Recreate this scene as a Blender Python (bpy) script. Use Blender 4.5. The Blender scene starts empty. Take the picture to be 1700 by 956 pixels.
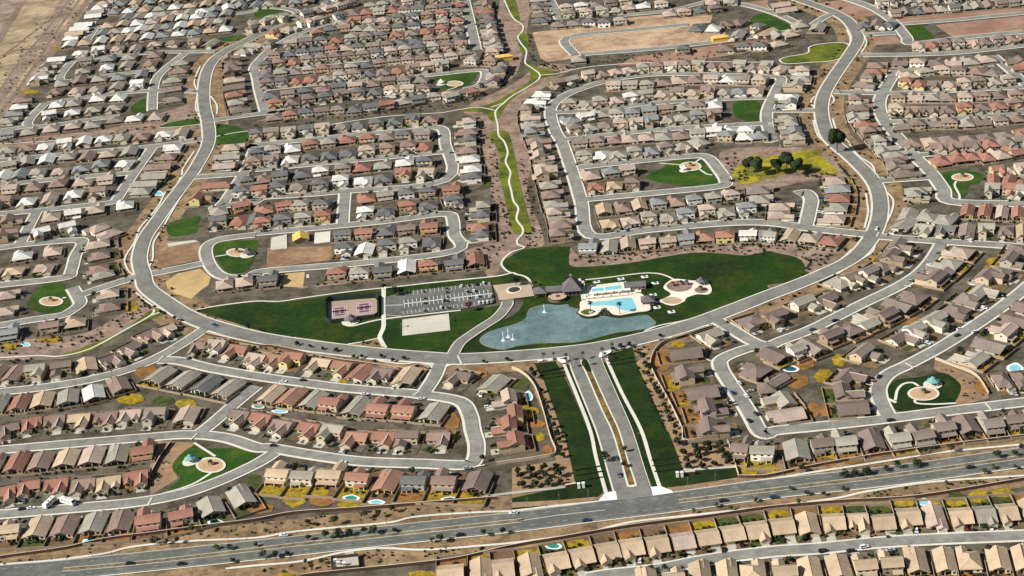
import bpy, math, random
from mathutils import Vector, Matrix
from mathutils.geometry import tessellate_polygon
random.seed(7)
R = math.radians
scene = bpy.context.scene
COL = scene.collection

# ------------------------------------------------------------------ camera
W0, H0 = 1700.0, 956.0
F = 2846.0; TH = R(25.0); ROLL = R(6.3); HC = 560.0
FW = Vector((0, math.cos(TH), -math.sin(TH)))
VU = Vector((0, math.sin(TH), math.cos(TH)))
XR = Vector((1, 0, 0))
RI = XR*math.cos(ROLL) - VU*math.sin(ROLL)
UP = XR*math.sin(ROLL) + VU*math.cos(ROLL)
CAM = Vector((0, 0, HC))
cd = bpy.data.cameras.new('camera'); cam = bpy.data.objects.new('camera', cd); COL.objects.link(cam)
M = Matrix.Identity(4)
for i in range(3):
    M[i][0] = RI[i]; M[i][1] = UP[i]; M[i][2] = -FW[i]; M[i][3] = CAM[i]
cam.matrix_world = M
cd.sensor_width = 36.0; cd.lens = 36.0*F/W0; cd.clip_start = 1.0; cd.clip_end = 30000
scene.camera = cam

def at(px, py, z=0.0):
    """ground position seen at a photo pixel, at height z"""
    d = FW + RI*((px-W0/2)/F) - UP*((py-H0/2)/F)
    t = (z-HC)/d.z
    p = CAM + d*t
    return Vector((p.x, p.y, z))
def proj(p):
    q = p - CAM; zc = q.dot(FW)
    return W0/2 + F*q.dot(RI)/zc, H0/2 - F*q.dot(UP)/zc
def P(s):
    """'cr:x,y x,y ...' survey notes -> photo pixels (4x enlarged tiles of 425x239)"""
    out = []; c = r = 0
    for tok in s.split():
        if ':' in tok:
            h, tok = tok.split(':'); c, r = int(h[0]), int(h[1])
        x, y = tok.split(',')
        out.append((425*c + float(x)/4, 239*r + float(y)/4))
    return out
def G(s, z=0.0): return [at(x, y, z) for x, y in P(s)]
def smooth(pts, closed=False, k=5, dd=4.5):
    if len(pts) > 3:                       # near-double survey points would fold the curve
        q = [pts[0]]
        for p in pts[1:]:
            if (p-q[-1]).length > dd: q.append(p)
        if (q[-1]-pts[-1]).length > 1e-6 and not closed: q[-1] = pts[-1]
        if closed and len(q) > 3 and (q[0]-q[-1]).length < dd: q.pop()
        pts = q
    n = len(pts)
    if n < 3: return [p.copy() for p in pts]
    out = []
    for i in range(n if closed else n-1):
        if closed: p0, p1, p2, p3 = pts[i-1], pts[i], pts[(i+1) % n], pts[(i+2) % n]
        else: p0, p1, p2, p3 = pts[max(i-1, 0)], pts[i], pts[i+1], pts[min(i+2, n-1)]
        for j in range(k):
            t = j/k
            out.append(0.5*((2*p1)+(p2-p0)*t+(2*p0-5*p1+4*p2-p3)*t*t+(3*p1-p0-3*p2+p3)*t**3))
    if not closed: out.append(pts[-1].copy())
    return out

# ------------------------------------------------------------------ materials
MATS = {}
def mat(name, col, rough=0.9, var=0.15, scale=0.4, spec=0.2, scale2=None, obj=False, rnd=0.0, metallic=0.0, stripes=None, col2=None, mask=(0.45, 0.6), bump=0.0):
    m = bpy.data.materials.new(name); m.use_nodes = True
    nt = m.node_tree; N = nt.nodes; L = nt.links
    b = N['Principled BSDF']
    b.inputs['Roughness'].default_value = rough
    b.inputs['Metallic'].default_value = metallic
    b.inputs['Specular IOR Level'].default_value = spec
    tc = N.new('ShaderNodeTexCoord' if obj else 'ShaderNodeNewGeometry')
    vec = tc.outputs['Object'] if obj else tc.outputs['Position']
    n1 = N.new('ShaderNodeTexNoise'); n1.inputs['Scale'].default_value = scale; n1.inputs['Detail'].default_value = 5; n1.inputs['Roughness'].default_value = 0.65
    L.new(vec, n1.inputs['Vector'])
    n2 = N.new('ShaderNodeTexNoise'); n2.inputs['Scale'].default_value = scale2 or scale*0.09; n2.inputs['Detail'].default_value = 3
    L.new(vec, n2.inputs['Vector'])
    ad = N.new('ShaderNodeMath'); ad.operation = 'ADD'; L.new(n1.outputs['Fac'], ad.inputs[0]); L.new(n2.outputs['Fac'], ad.inputs[1])
    mr = N.new('ShaderNodeMapRange'); mr.inputs['From Min'].default_value = 0.6; mr.inputs['From Max'].default_value = 1.4
    mr.inputs['To Min'].default_value = 1-var*1.6; mr.inputs['To Max'].default_value = 1+var*1.6
    L.new(ad.outputs[0], mr.inputs['Value'])
    cur = mr.outputs[0]
    if rnd:
        oi = N.new('ShaderNodeObjectInfo'); r2 = N.new('ShaderNodeMapRange')
        r2.inputs['To Min'].default_value = 1-rnd; r2.inputs['To Max'].default_value = 1+rnd
        L.new(oi.outputs['Random'], r2.inputs['Value'])
        mu = N.new('ShaderNodeMath'); mu.operation = 'MULTIPLY'; L.new(cur, mu.inputs[0]); L.new(r2.outputs[0], mu.inputs[1]); cur = mu.outputs[0]
    if stripes:
        wv = N.new('ShaderNodeTexWave'); wv.bands_direction = stripes[1]; wv.inputs['Scale'].default_value = stripes[0]; wv.inputs['Distortion'].default_value = 0.6; wv.inputs['Detail'].default_value = 2
        L.new(vec, wv.inputs['Vector'])
        r3 = N.new('ShaderNodeMapRange'); r3.inputs['To Min'].default_value = 1-stripes[2]; r3.inputs['To Max'].default_value = 1+stripes[2]
        L.new(wv.outputs['Fac'], r3.inputs['Value'])
        mu = N.new('ShaderNodeMath'); mu.operation = 'MULTIPLY'; L.new(cur, mu.inputs[0]); L.new(r3.outputs[0], mu.inputs[1]); cur = mu.outputs[0]
    if col2:
        n3 = N.new('ShaderNodeTexNoise'); n3.inputs['Scale'].default_value = (scale2 or scale*0.09)*2.2; n3.inputs['Detail'].default_value = 6; n3.inputs['Roughness'].default_value = 0.7
        L.new(vec, n3.inputs['Vector'])
        r4 = N.new('ShaderNodeMapRange'); r4.inputs['From Min'].default_value = mask[0]; r4.inputs['From Max'].default_value = mask[1]; L.new(n3.outputs['Fac'], r4.inputs['Value'])
        mx0 = N.new('ShaderNodeMix'); mx0.data_type = 'RGBA'
        mx0.inputs[6].default_value = (*col, 1); mx0.inputs[7].default_value = (*col2, 1); L.new(r4.outputs[0], mx0.inputs[0])
        src = mx0.outputs[2]
    else: src = None
    mx = N.new('ShaderNodeMix'); mx.data_type = 'RGBA'; mx.blend_type = 'MULTIPLY'; mx.inputs[0].default_value = 1
    if src: L.new(src, mx.inputs[6])
    else: mx.inputs[6].default_value = (*col, 1)
    L.new(cur, mx.inputs[7])
    L.new(mx.outputs[2], b.inputs['Base Color'])
    if bump:
        bp = N.new('ShaderNodeBump'); bp.inputs['Strength'].default_value = bump; bp.inputs['Distance'].default_value = 0.3
        L.new(n1.outputs['Fac'], bp.inputs['Height']); L.new(bp.outputs[0], b.inputs['Normal'])
    MATS[name] = m
    return m
def S(r, g, b):
    """sRGB 0-255 -> linear albedo"""
    f = lambda c: (c/255/12.92 if c/255 <= .04045 else ((c/255+.055)/1.055)**2.4)
    return (f(r), f(g), f(b))

mat('ground_dirt', S(96, 88, 74), var=.35, scale=.16, scale2=.03, col2=S(70, 64, 50))
mat('desert', S(138, 114, 92), var=.25, scale=.35, scale2=.03, col2=S(158, 126, 88))
mat('desert_tan', S(142, 118, 86), var=.35, scale=.3, scale2=.05, col2=S(112, 90, 66))
mat('desert_pink', S(146, 124, 106), var=.32, scale=.3, scale2=.05, col2=S(120, 100, 84))
mat('tan_field', S(180, 154, 122), var=.2, scale=.12, scale2=.02, col2=S(152, 122, 96), stripes=(.06, 'Y', .09))
mat('pink_field', S(154, 124, 104), var=.14, scale=.08, scale2=.01, col2=S(140, 104, 84))
mat('bare_lot', S(132, 102, 76), var=.3, scale=.15, scale2=.03, col2=S(152, 122, 92))
mat('sand_lot', S(182, 154, 106), var=.2, scale=.1)
mat('river_scrub', S(162, 142, 108), var=.45, scale=.09, scale2=.02, col2=S(142, 122, 104))
mat('lot_tan', S(124, 102, 74), var=.35, scale=.5, scale2=.08, col2=S(98, 82, 58))
mat('track', S(126, 106, 90), var=.3, scale=.2)
mat('river_bed', S(146, 126, 106), var=.35, scale=.08, scale2=.02, col2=S(122, 104, 90))
mat('lawn', (.011, .034, .0015), var=.45, scale=.25, scale2=.018, col2=(.048, .060, .004), mask=(.47, .74))
mat('lawn_bright', (.020, .062, .004), var=.4, scale=.3, scale2=.03, col2=(.060, .088, .008), mask=(.45, .7))
mat('street_asphalt', S(138, 136, 125), var=.16, scale=.3, scale2=.05, col2=S(122, 120, 111), rough=.9, spec=.1)
mat('lawn_dark', (.009, .025, .002), var=.5, scale=.3, scale2=.03, col2=(.030, .046, .004), mask=(.48, .75))
mat('lawn_lime', (.135, .150, .010), var=.3, scale=.12, scale2=.02, col2=(.055, .080, .014))
mat('lawn_yellow', (.30, .25, .014), var=.4, scale=.2, scale2=.02, col2=(.12, .11, .02))
mat('groundcover', (.20, .12, .03), var=.5, scale=.5, scale2=.05, col2=(.07, .06, .02))
mat('asphalt', S(126, 124, 113), var=.16, scale=.3, scale2=.04, col2=S(113, 111, 104), rough=.9, spec=.1)
mat('asphalt_dark', S(94, 96, 88), var=.16, scale=.3, scale2=.03, col2=S(110, 109, 100), rough=.9, spec=.1)
mat('concrete', S(208, 203, 186), var=.10, scale=.5, scale2=.05)
mat('driveway', S(176, 172, 158), var=.14, scale=.5, scale2=.08)
mat('deck', S(224, 212, 190), var=.06, scale=.5)
mat('pavers', S(178, 156, 132), var=.12, scale=1.2, scale2=.1)
mat('paint_white', S(226, 226, 220), var=.08, scale=2)
mat('block_wall', S(152, 134, 112), var=.12, scale=.8)
mat('yard_dirt', S(118, 90, 64), var=.25, scale=.4, scale2=.05, col2=S(92, 76, 54))
mat('yard_orange', S(144, 100, 54), var=.25, scale=.4, scale2=.05, col2=S(112, 84, 48))
mat('yard_yellow', (.36, .23, .010), var=.4, scale=.7, scale2=.12, col2=(.15, .12, .02), mask=(.42, .62))
mat('yard_green', (.075, .085, .02), var=.3, scale=.5, scale2=.1, col2=(.03, .05, .012))
mat('yard_gravel', S(108, 101, 86), var=.42, scale=.5, scale2=.09, col2=S(70, 65, 49))
mat('median_dirt', S(126, 112, 90), var=.35, scale=.5, scale2=.1, col2=S(96, 86, 62))
ROOF = dict(t=S(176, 154, 126), p=S(168, 149, 132), b=S(136, 115, 102), r=S(146, 105, 88), o=S(152, 115, 94), g=S(150, 143, 128),
            d=S(102, 101, 97), w=S(200, 197, 186), m=S(120, 104, 94), s=S(128, 128, 124), y=S(178, 150, 92), k=S(130, 117, 106))
RNAME = dict(t='tan', p='pinkish-tan', b='brown', r='terracotta', o='orange-tile', g='grey', d='dark-slate', w='whitish', m='mauve-brown', s='blue-grey', y='straw', k='taupe')
for k_, c_ in ROOF.items():
    mat('ridge_'+k_, tuple(min(.8, x*1.25+.02) for x in c_), var=.08, scale=2)
    mat('roof_'+k_, c_, var=.20, scale=1.1, scale2=.16, obj=True, rnd=.14, stripes=(1.1, 'DIAGONAL', .06), rough=.85)
WALLC = dict(c=S(212, 200, 174), t=S(188, 168, 138), g=S(172, 164, 148), w=S(232, 226, 212), y=S(210, 190, 130), b=S(150, 132, 108))
for k_, c_ in WALLC.items():
    mat('wall_'+k_, c_, var=.07, scale=.8, obj=True, rnd=.06, rough=.95)
mat('trim', S(206, 190, 164), var=.08, scale=1)
mat('garage', S(190, 178, 158), var=.05, scale=1, stripes=(2.2, 'Z', .08), obj=True)
mat('door', S(96, 66, 48), var=.1, scale=2)
mat('glass', (.02, .024, .028), rough=.12, var=.1, scale=.5, spec=.6)
mat('bark', (.10, .075, .055), var=.25, scale=3)
mat('leaf_dark', (.022, .034, .012), var=.5, scale=1.2, rnd=.25)
mat('leaf_olive', (.070, .070, .026), var=.5, scale=1.2, rnd=.25)
mat('leaf_palm', (.035, .055, .02), var=.4, scale=2, rnd=.2)
mat('leaf_red', (.12, .035, .035), var=.4, scale=1)
mat('rubber', (.012, .012, .012), var=.1, scale=3)
mat('steel', S(150, 152, 154), metallic=.6, rough=.4, var=.1, scale=2)
mat('dark_steel', (.03, .035, .034), rough=.5, var=.1, scale=2)
mat('teal_metal', S(112, 160, 154), rough=.5, var=.08, scale=1)
mat('grey_shingle', S(104, 98, 98), var=.14, scale=1.5, scale2=.15, stripes=(1.4, 'Z', .08))
mat('stone', S(112, 98, 86), var=.25, scale=1.2, scale2=.2)
mat('rock_dark', S(62, 54, 46), var=.3, scale=1, scale2=.2)
mat('osb', S(214, 172, 96), var=.1, scale=1.5)
mat('court_purple', S(112, 80, 86), var=.1, scale=.4)
mat('court_tan', S(164, 142, 124), var=.08, scale=.4)
mat('court_grey', S(192, 186, 168), var=.10, scale=.3, scale2=.06)
mat('sand_play', S(188, 156, 120), var=.12, scale=.6)
mat('lake', (.090, .150, .138), rough=.10, var=.22, scale=.5, scale2=.012, spec=.5, bump=.4, col2=(.185, .265, .245), mask=(.38, .62))  # pale teal puts the sky's reflection into the water colour
mat('pool_water', (.22, .56, .60), rough=.06, var=.08, scale=.8, spec=.5)
mat('spray', (.9, .92, .92), rough=.6, var=.03, scale=3); MATS['spray'].node_tree.nodes['Principled BSDF'].inputs['Alpha'].default_value = .45
for n_, c_ in dict(white=(.75, .75, .74), silver=(.42, .43, .44), black=(.012, .012, .014), blue=(.03, .06, .14), red=(.25, .02, .02), tan=(.36, .30, .22), grey=(.14, .145, .15)).items():
    mat('paint_car_'+n_, c_, rough=.25, var=.03, scale=2, spec=.5)
mat('lamp_glass', (.8, .8, .75), rough=.2, var=.02, scale=3)
mat('tail_red', (.4, .02, .02), rough=.3, var=.02, scale=3)

# ------------------------------------------------------------------ mesh helpers
class MB:
    def __init__(s): s.v = []; s.f = []; s.m = []
    def add(s, vs, fs, mi=0):
        o = len(s.v); s.v += [tuple(v) for v in vs]
        s.f += [tuple(i+o for i in f) for f in fs]; s.m += [mi]*len(fs)
        return s
    def box(s, x0, x1, y0, y1, z0, z1, mi=0, bottom=True, top=True):
        vs = [(x0,y0,z0),(x1,y0,z0),(x1,y1,z0),(x0,y1,z0),(x0,y0,z1),(x1,y0,z1),(x1,y1,z1),(x0,y1,z1)]
        fs = [(0,1,5,4),(1,2,6,5),(2,3,7,6),(3,0,4,7)]
        if top: fs.append((4,5,6,7))
        if bottom: fs.append((3,2,1,0))
        return s.add(vs, fs, mi)
    def bar(s, a, b, w, h, mi=0):
        """beam from a to b (bottom line), width w, height h"""
        a = Vector(a); b = Vector(b); d = b-a
        n = Vector((-d.y, d.x, 0)); n = n.normalized()*(w/2) if n.length > 1e-6 else Vector((w/2, 0, 0))
        u = Vector((0, 0, h))
        vs = [a-n, b-n, b+n, a+n, a-n+u, b-n+u, b+n+u, a+n+u]
        return s.add(vs, [(0,1,5,4),(1,2,6,5),(2,3,7,6),(3,0,4,7),(4,5,6,7),(3,2,1,0)], mi)
    def cyl(s, c, r, z0, z1, n=10, r2=None, mi=0):
        r2 = r if r2 is None else r2
        vs = [(c[0]+r*math.cos(2*math.pi*i/n), c[1]+r*math.sin(2*math.pi*i/n), z0) for i in range(n)]
        vs += [(c[0]+r2*math.cos(2*math.pi*i/n), c[1]+r2*math.sin(2*math.pi*i/n), z1) for i in range(n)]
        fs = [(i, (i+1) % n, n+(i+1) % n, n+i) for i in range(n)] + [tuple(range(n, 2*n)), tuple(range(n-1, -1, -1))]
        return s.add(vs, fs, mi)
    def poly(s, pts, z, mi=0, skirt=0.0):
        q = [Vector((p[0], p[1], 0)) for p in pts]
        tr = tessellate_polygon([q])
        fs = []
        for t in tr:
            a, b, c = (q[i] for i in t)
            fs.append(tuple(t) if (b-a).cross(c-a).z > 0 else tuple(reversed(t)))
        vs = [(p.x, p.y, z) for p in q]; n = len(q)
        if skirt:
            vs += [(p.x, p.y, z-skirt) for p in q]
            fs += [(i, (i+1) % n, n+(i+1) % n, n+i) for i in range(n)]
        return s.add(vs, fs, mi)
    def ribbon(s, pts, w, z, mi=0):
        n = len(pts); L = []; Rr = []
        for i, p in enumerate(pts):
            d = (pts[min(i+1, n-1)]-pts[max(i-1, 0)]); d.z = 0
            if d.length < 1e-6: d = Vector((1, 0, 0))
            d.normalize(); nn = Vector((-d.y, d.x, 0))
            ww = (w[i] if isinstance(w, list) else w)/2
            L.append((p.x+nn.x*ww, p.y+nn.y*ww, z)); Rr.append((p.x-nn.x*ww, p.y-nn.y*ww, z))
        return s.add(L+Rr, [(n+i, n+i+1, i+1, i) for i in range(n-1)], mi)
    def xf(s, o, ang=0, loc=(0, 0, 0), sc=(1, 1, 1), mi=None):
        """append MB o transformed"""
        c, sn = math.cos(ang), math.sin(ang)
        vs = []
        for x, y, z in o.v:
            x *= sc[0]; y *= sc[1]; z *= sc[2]
            vs.append((loc[0]+x*c-y*sn, loc[1]+x*sn+y*c, loc[2]+z))
        flip = sc[0]*sc[1] < 0
        b = len(s.v); s.v += vs
        for f, m_ in zip(o.f, o.m):
            s.f.append(tuple(i+b for i in (reversed(f) if flip else f))); s.m.append(m_ if mi is None else mi)
        return s
    def mesh(s, name, mats):
        me = bpy.data.meshes.new(name); me.from_pydata(s.v, [], s.f)
        for m_ in (mats if isinstance(mats, (list, tuple)) else [mats]):
            me.materials.append(MATS[m_] if isinstance(m_, str) else m_)
        if any(s.m): me.polygons.foreach_set('material_index', s.m)
        me.update()
        return me
    def build(s, name, mats, parent=None, **tags):
        o = bpy.data.objects.new(name, s.mesh(name, mats)); COL.objects.link(o)
        if parent: o.parent = parent
        for k, v in tags.items(): o[k] = v
        return o
def link(name, data, parent=None, loc=None, rz=0, sc=None, **tags):
    o = bpy.data.objects.new(name, data); COL.objects.link(o)
    if parent: o.parent = parent
    if loc is not None: o.location = loc
    if rz: o.rotation_euler = (0, 0, rz)
    if sc is not None: o.scale = sc
    for k, v in tags.items(): o[k] = v
    return o
def thing(name, label, cat, loc=(0, 0, 0), rz=0, group=None, sc=None):
    o = link(name, None, loc=loc, rz=rz, sc=sc); o['label'] = label; o['category'] = cat
    if group: o['group'] = group
    o.empty_display_size = .5
    return o
def copy_tree(o, loc, rz=0, label=None, group=None, mats=None, sc=None):
    c = o.copy(); COL.objects.link(c); c.location = loc; c.rotation_euler = (0, 0, rz)
    if sc is not None: c.scale = sc
    if label: c['label'] = label
    if group: c['group'] = group
    for ch in CH[o.name]:
        d = ch.copy(); COL.objects.link(d); d.parent = c
        if mats and ch.name.split('.')[0] in mats:
            d.material_slots[0].link = 'OBJECT'; d.material_slots[0].material = MATS[mats[ch.name.split('.')[0]]]
        for g in CH.get(ch.name, []):
            e = g.copy(); COL.objects.link(e); e.parent = d
            if mats and g.name.split('.')[0] in mats:
                e.material_slots[0].link = 'OBJECT'; e.material_slots[0].material = MATS[mats[g.name.split('.')[0]]]
    return c
CH = {}
def note(o):
    """remember the children of a prototype"""
    CH[o.name] = list(o.children)
    for c in o.children: CH[c.name] = list(c.children)
    return o
def structure(name, mb, mats): return mb.build(name, mats, kind='structure')
# ------------------------------------------------------------------ ground
zc_ = [0.0]
def step(dz=.003):
    zc_[0] += dz; return zc_[0]
g = MB(); g.box(-7000, 7000, -500, 11000, -1.0, 0.0); structure('ground', g, 'ground_dirt')

# --- streets (survey polylines)
LOOP = "10:600,45 400,95 230,130 100,180 00:1700,240 1480,350 1390,440 1355,560 1355,700 1380,820 1382,950 01:1310,140 1220,270 1120,400 1035,520 960,630 925,760 950,870 02:975,0 1090,90 1230,180 1400,250 1700,330 12:400,393 800,438 1100,462 1350,475 22:0,457 300,432 560,400 900,328 1200,242 1450,150 32:0,52 31:150,952 350,870 550,770 660,660 725,540 745,410 720,290 650,190 530,75 30:445,960 395,900 360,790 355,700 375,620 420,540 480,450 550,350 595,270 580,210 530,140 450,90 350,50 250,15 150,-20"
LOOPW = 12.0
loop_pts = smooth(G(LOOP), k=6)
# wider across the bottom of the bowl
loop_w = []
for p in loop_pts:
    x, y = proj(p)
    loop_w.append(11.5 + 3.2*max(0.0, min(1.0, (y-440)/110)))
HWY = "03:-700,1040 0,955 420,920 13:0,788 880,690 23:0,603 620,525 1105,465 33:0,383 850,290 1700,170 2400,70"
hwy_pts = smooth(G(HWY), k=6)
AVE = "22:470,380 490,500 584,725 678,950 23:685,0 755,250 815,450"
ave_pts = smooth(G(AVE), k=5)
AVE2 = "22:470,410 490,500 584,725 678,950 23:685,0 755,250 815,440 830,500"
ST = []   # (polyline, width)
def st(s, w=8.6): ST.append((smooth(G(s), k=5), w))
# lower left
st("02:1060,480 1200,488 1400,535 1700,588 12:300,630 600,668 1000,700 1100,712 1250,730 1370,765 1420,850 1440,950 13:1465,90 1450,190 1380,222 1100,213 700,198 400,160 100,110 03:1700,105 1500,42 1250,20 900,45 500,78 0,122 -300,150")
st("12:1225,495 1180,600 1110,705")
st("02:1700,655 1560,770 1380,925 03:1290,30")
st("03:-300,575 0,550 500,508 900,470 1200,415 1450,330 1700,215 13:120,140")
st("02:-300,720 0,692 300,660 600,610 850,542 1050,462 1220,365 1350,280 1400,250")
# lower right
st("22:1350,210 1480,290 1600,360 1700,385 32:80,355 300,270 600,120 850,0 31:1000,862 1090,765 1150,665")
st("22:1690,385 1560,405 1400,470 1385,530 1450,640 1530,760 1590,860 1640,950 23:1690,20 32:50,950 300,925 700,882 1100,832 1700,760 2200,700")
st("32:795,850 745,750 735,660 800,575 930,510 1150,392 1400,232 1600,92 1760,-40")
st("31:690,612 1100,645 1700,685 2200,720")
st("23:500,975 650,950 950,918 1300,852 1700,800 33:350,775 700,740 1100,715 1700,690 2200,660")
# middle left
st("02:480,0 515,60 530,105 470,155 400,185 200,215 0,250 -300,290")
st("02:505,60 640,12 01:880,892 950,872")
st("01:-300,970 0,938 420,890 470,850 500,745 545,660 500,640 160,668 0,690 -300,715")
st("01:-300,490 0,465 230,445 700,395 780,375")
st("01:240,455 180,570 130,672")
st("01:1010,25 880,210 765,385")
st("01:-300,310 0,272 480,225 870,195")
st("01:-300,140 0,110 500,62 980,20 1340,-30")
st("01:1290,222 1600,200 1660,195")
st("01:1700,40 1620,190 1500,370 1475,410 1700,385 11:0,360 300,340 560,318 1255,242 1255,0 10:1240,950 1220,850 1000,870 700,893 0,965 01:1690,25 1640,150")
st("01:1010,862 1200,825 1340,795")
st("11:0,605 01:1600,615 1440,640 1370,690 1380,780 1440,860 1530,890 1700,890 11:0,855 300,825 700,792 1320,712 1315,600 1305,500 1275,468 1150,475 900,510 550,545 300,568 0,595")
st("11:590,330 582,430 575,535")
st("11:0,172 600,115 1240,55", 8.5)
# upper left
st("00:1240,345 1120,440 1040,520 1015,620 1010,735")
st("00:480,405 400,535 700,503 1040,462", 8.5)
st("00:500,400 1000,352 1250,345 1440,342", 8.5)
st("00:300,685 190,840 600,795 800,770", 8.5)
st("00:310,688 600,642 980,605 1330,610", 8.5)
st("00:0,868 190,840", 8.5)
st("00:640,170 575,268", 8.5)
st("00:650,180 1000,152 1550,95 1700,70", 8)
st("00:765,-20 700,95 1000,62 1400,25 1700,-10", 8)
st("00:1420,800 1700,760 10:200,742 80,748", 8.5)
st("10:60,745 20,600 0,500 -15,450 40,380 110,320 250,240 400,180 600,125 800,85 1000,60 1360,20", 9)
st("10:1380,-20 1420,150 1462,335", 10)
st("10:0,485 400,430 800,398 1290,385", 7)
st("10:20,600 400,560 800,525 1160,500 1440,470 1520,480 1490,560 1380,595", 7)
st("10:60,745 300,690 800,640 1080,612", 7)
st("10:60,360 400,335 800,300 1430,250", 7)
st("10:250,250 600,205 1000,180 1410,150", 7)
st("10:-40,240 100,160 270,95 200,60 0,45", 8)
st("10:270,95 420,50 600,-10", 8)
# upper right
st("20:1700,510 1400,500 1000,492 700,525 500,575 350,635 265,705 258,780 290,880 21:330,-10 400,190 460,390 520,610 900,572 1400,528 1700,525 31:300,565 680,605", 9.5)
st("30:-10,508 85,520 55,600 10,690 -10,760 0,850 30,930 20:1640,925", 9)
st("21:440,157 800,118 1150,85 1290,88 1370,170 1420,255 1360,285 1000,322 480,370", 9)
st("20:290,748 600,730 900,690 1300,663 1690,648", 8)
st("20:330,930 700,890 1100,853 1680,822", 8)
st("30:-15,735 320,735", 8.5)
st("31:250,545 275,440 285,370 250,325 190,335", 10)
st("31:740,245 1080,222", 9)
st("30:850,470 765,610 738,700 770,800 850,900 920,975 31:980,90 1080,190 1160,300 1220,385 1700,400 2000,410", 10)
st("31:1010,75 1500,32 2000,0", 8)
st("30:610,368 1200,355 1700,303 2100,270", 9)
st("30:1490,370 1600,460 1720,570", 9)
st("30:440,612 800,620 1300,600 1700,580", 8)
st("30:800,812 1200,790 1700,750", 8)
st("30:850,478 1500,430", 7.5)
st("30:640,232 850,220", 9)
st("30:470,-20 640,32 760,92 850,165 920,250 960,290 1300,250 1700,212", 9.5)
st("30:890,160 1250,132 1700,88", 8)
st("30:740,50 1000,30 1700,-20", 8)
st("20:240,-20 320,135", 9)
st("20:420,365 365,250 800,200 1170,165", 9)
st("20:460,362 1100,310 1700,230", 9)
st("20:740,102 1050,70 1330,0", 8)
st("20:1300,0 1500,25 1700,75 30:0,70 140,130 240,190", 8)
st("30:0,225 240,190 380,112 430,95", 8)
# --- desert strips beside the loop road and highway
m = MB(); m.ribbon(loop_pts, [w+30 for w in loop_w], step()); m.ribbon(hwy_pts, 62.0, step()); structure('desert_ground', m, 'desert_tan')

# --- zones of bare ground
def zone(name, mtl, *polys, sm=True):
    m = MB()
    for s in polys:
        pts = G(s)
        m.poly(smooth(pts, True, 4) if sm else pts, step())
    return structure(name, m, mtl)
zone('river_scrub', 'river_scrub', "00:-400,-200 700,-200 560,60 360,330 120,640 -60,860 -600,1400 -900,900", sm=False)
zone('river_bed', 'river_bed', "00:-500,200 0,-60 180,-30 60,150 -200,480 -500,700", "00:590,-30 640,-30 300,420 90,690 -60,860 -160,960 -130,800 60,640 240,420 420,190", "00:430,-40 520,-40 330,250 120,540 -60,760 -120,740 90,480 280,210")
zone('desert_ground', 'desert_pink', "02:0,350 300,330 560,300 800,180 1000,60 1060,130 900,250 620,410 400,470 0,480 -300,500 -300,380",
     "10:0,800 600,740 1100,690 1400,640 1560,580 1700,520 20:60,400 100,200 130,60 260,-30 0,-100 10:1620,0 1560,500 1400,600",
     "10:1380,720 1700,560 20:200,430 420,440 300,520 130,640 60,700 160,950 21:100,300 190,560 200,680 0,700 11:1560,900 1500,700 1580,500 1540,200 1500,0 10:1480,800",
     "11:300,960 700,930 1000,880 1500,840 1700,740 1690,650 1400,700 1390,740 1300,850 900,890 400,930",
     "21:370,680 480,760 700,740 1000,680 1400,650 1700,640 31:300,680 500,720 400,800 230,900 240,840 200,760 0,720 21:1500,760 1000,800 600,840 400,830",
     "00:1000,770 1340,690 1340,870 900,920 400,970 0,1000 -200,1000 -200,960 300,900 700,860",
     "21:1380,60 1700,20 31:350,40 470,150 540,230 300,240 0,300 21:1600,300 1460,280")
zone('desert_ground', 'desert', "22:150,470 330,480 230,640 330,960 270,960 150,700", "23:0,420 420,345 345,0 270,0 290,190 0,240 ", "22:820,500 930,420 1010,700 1150,960 1020,960 900,700", "23:1030,0 1130,260 1480,230 1430,80 1150,80 1100,0", "03:1040,60 1300,70 1150,220 1180,310 1000,420 990,250", "32:1110,480 1400,600 1470,730 1250,790 1230,600 1100,540", sm=False)
zone('graded_field', 'tan_field', "20:135,215 600,165 760,120 1000,95 1330,100 1320,150 1200,160 1190,215 1420,215 1380,265 800,335 480,375 240,412 190,390 160,300", sm=False)
zone('graded_field', 'pink_field', "30:840,112 1250,75 1750,35 1750,88 890,158", "30:1110,165 1700,105 1750,105 1750,208 1225,247", "30:300,25 480,0 620,40 720,100 560,120 430,75", "30:680,250 850,235 890,285 720,300", "20:1400,30 1700,0 1700,60 1560,40", "20:800,380 1200,320 1700,260 1700,330 1200,400 700,440", sm=False)
zone('bare_lot', 'bare_lot', "11:75,690 505,675 500,770 70,825", "01:1055,640 1335,655 1320,770 1075,825 1045,780", "10:165,110 290,85 300,105 210,128", sm=False)
zone('sand_lot', 'sand_lot', "01:1100,915 1180,860 1330,828 1400,885 1385,935 02:1340,10 1270,72 1170,40 1110,0", "11:195,860 325,850 312,955 160,945", sm=False)

m = MB()
for s_, w_ in (("00:600,-30 440,220 330,385 150,640 40,800 -60,930", 6), ("00:540,-20 380,200 250,400 80,650 -40,800", 4), ("00:470,-20 300,210 120,420 0,600", 3), ("00:130,40 60,160 -20,290", 9), ("00:330,130 200,230 60,340 -30,390", 3), ("00:0,390 120,330 260,330 340,300", 3)):
    m.ribbon(smooth(G(s_), k=5), w_, step())
structure('dirt_track', m, 'track')
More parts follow.
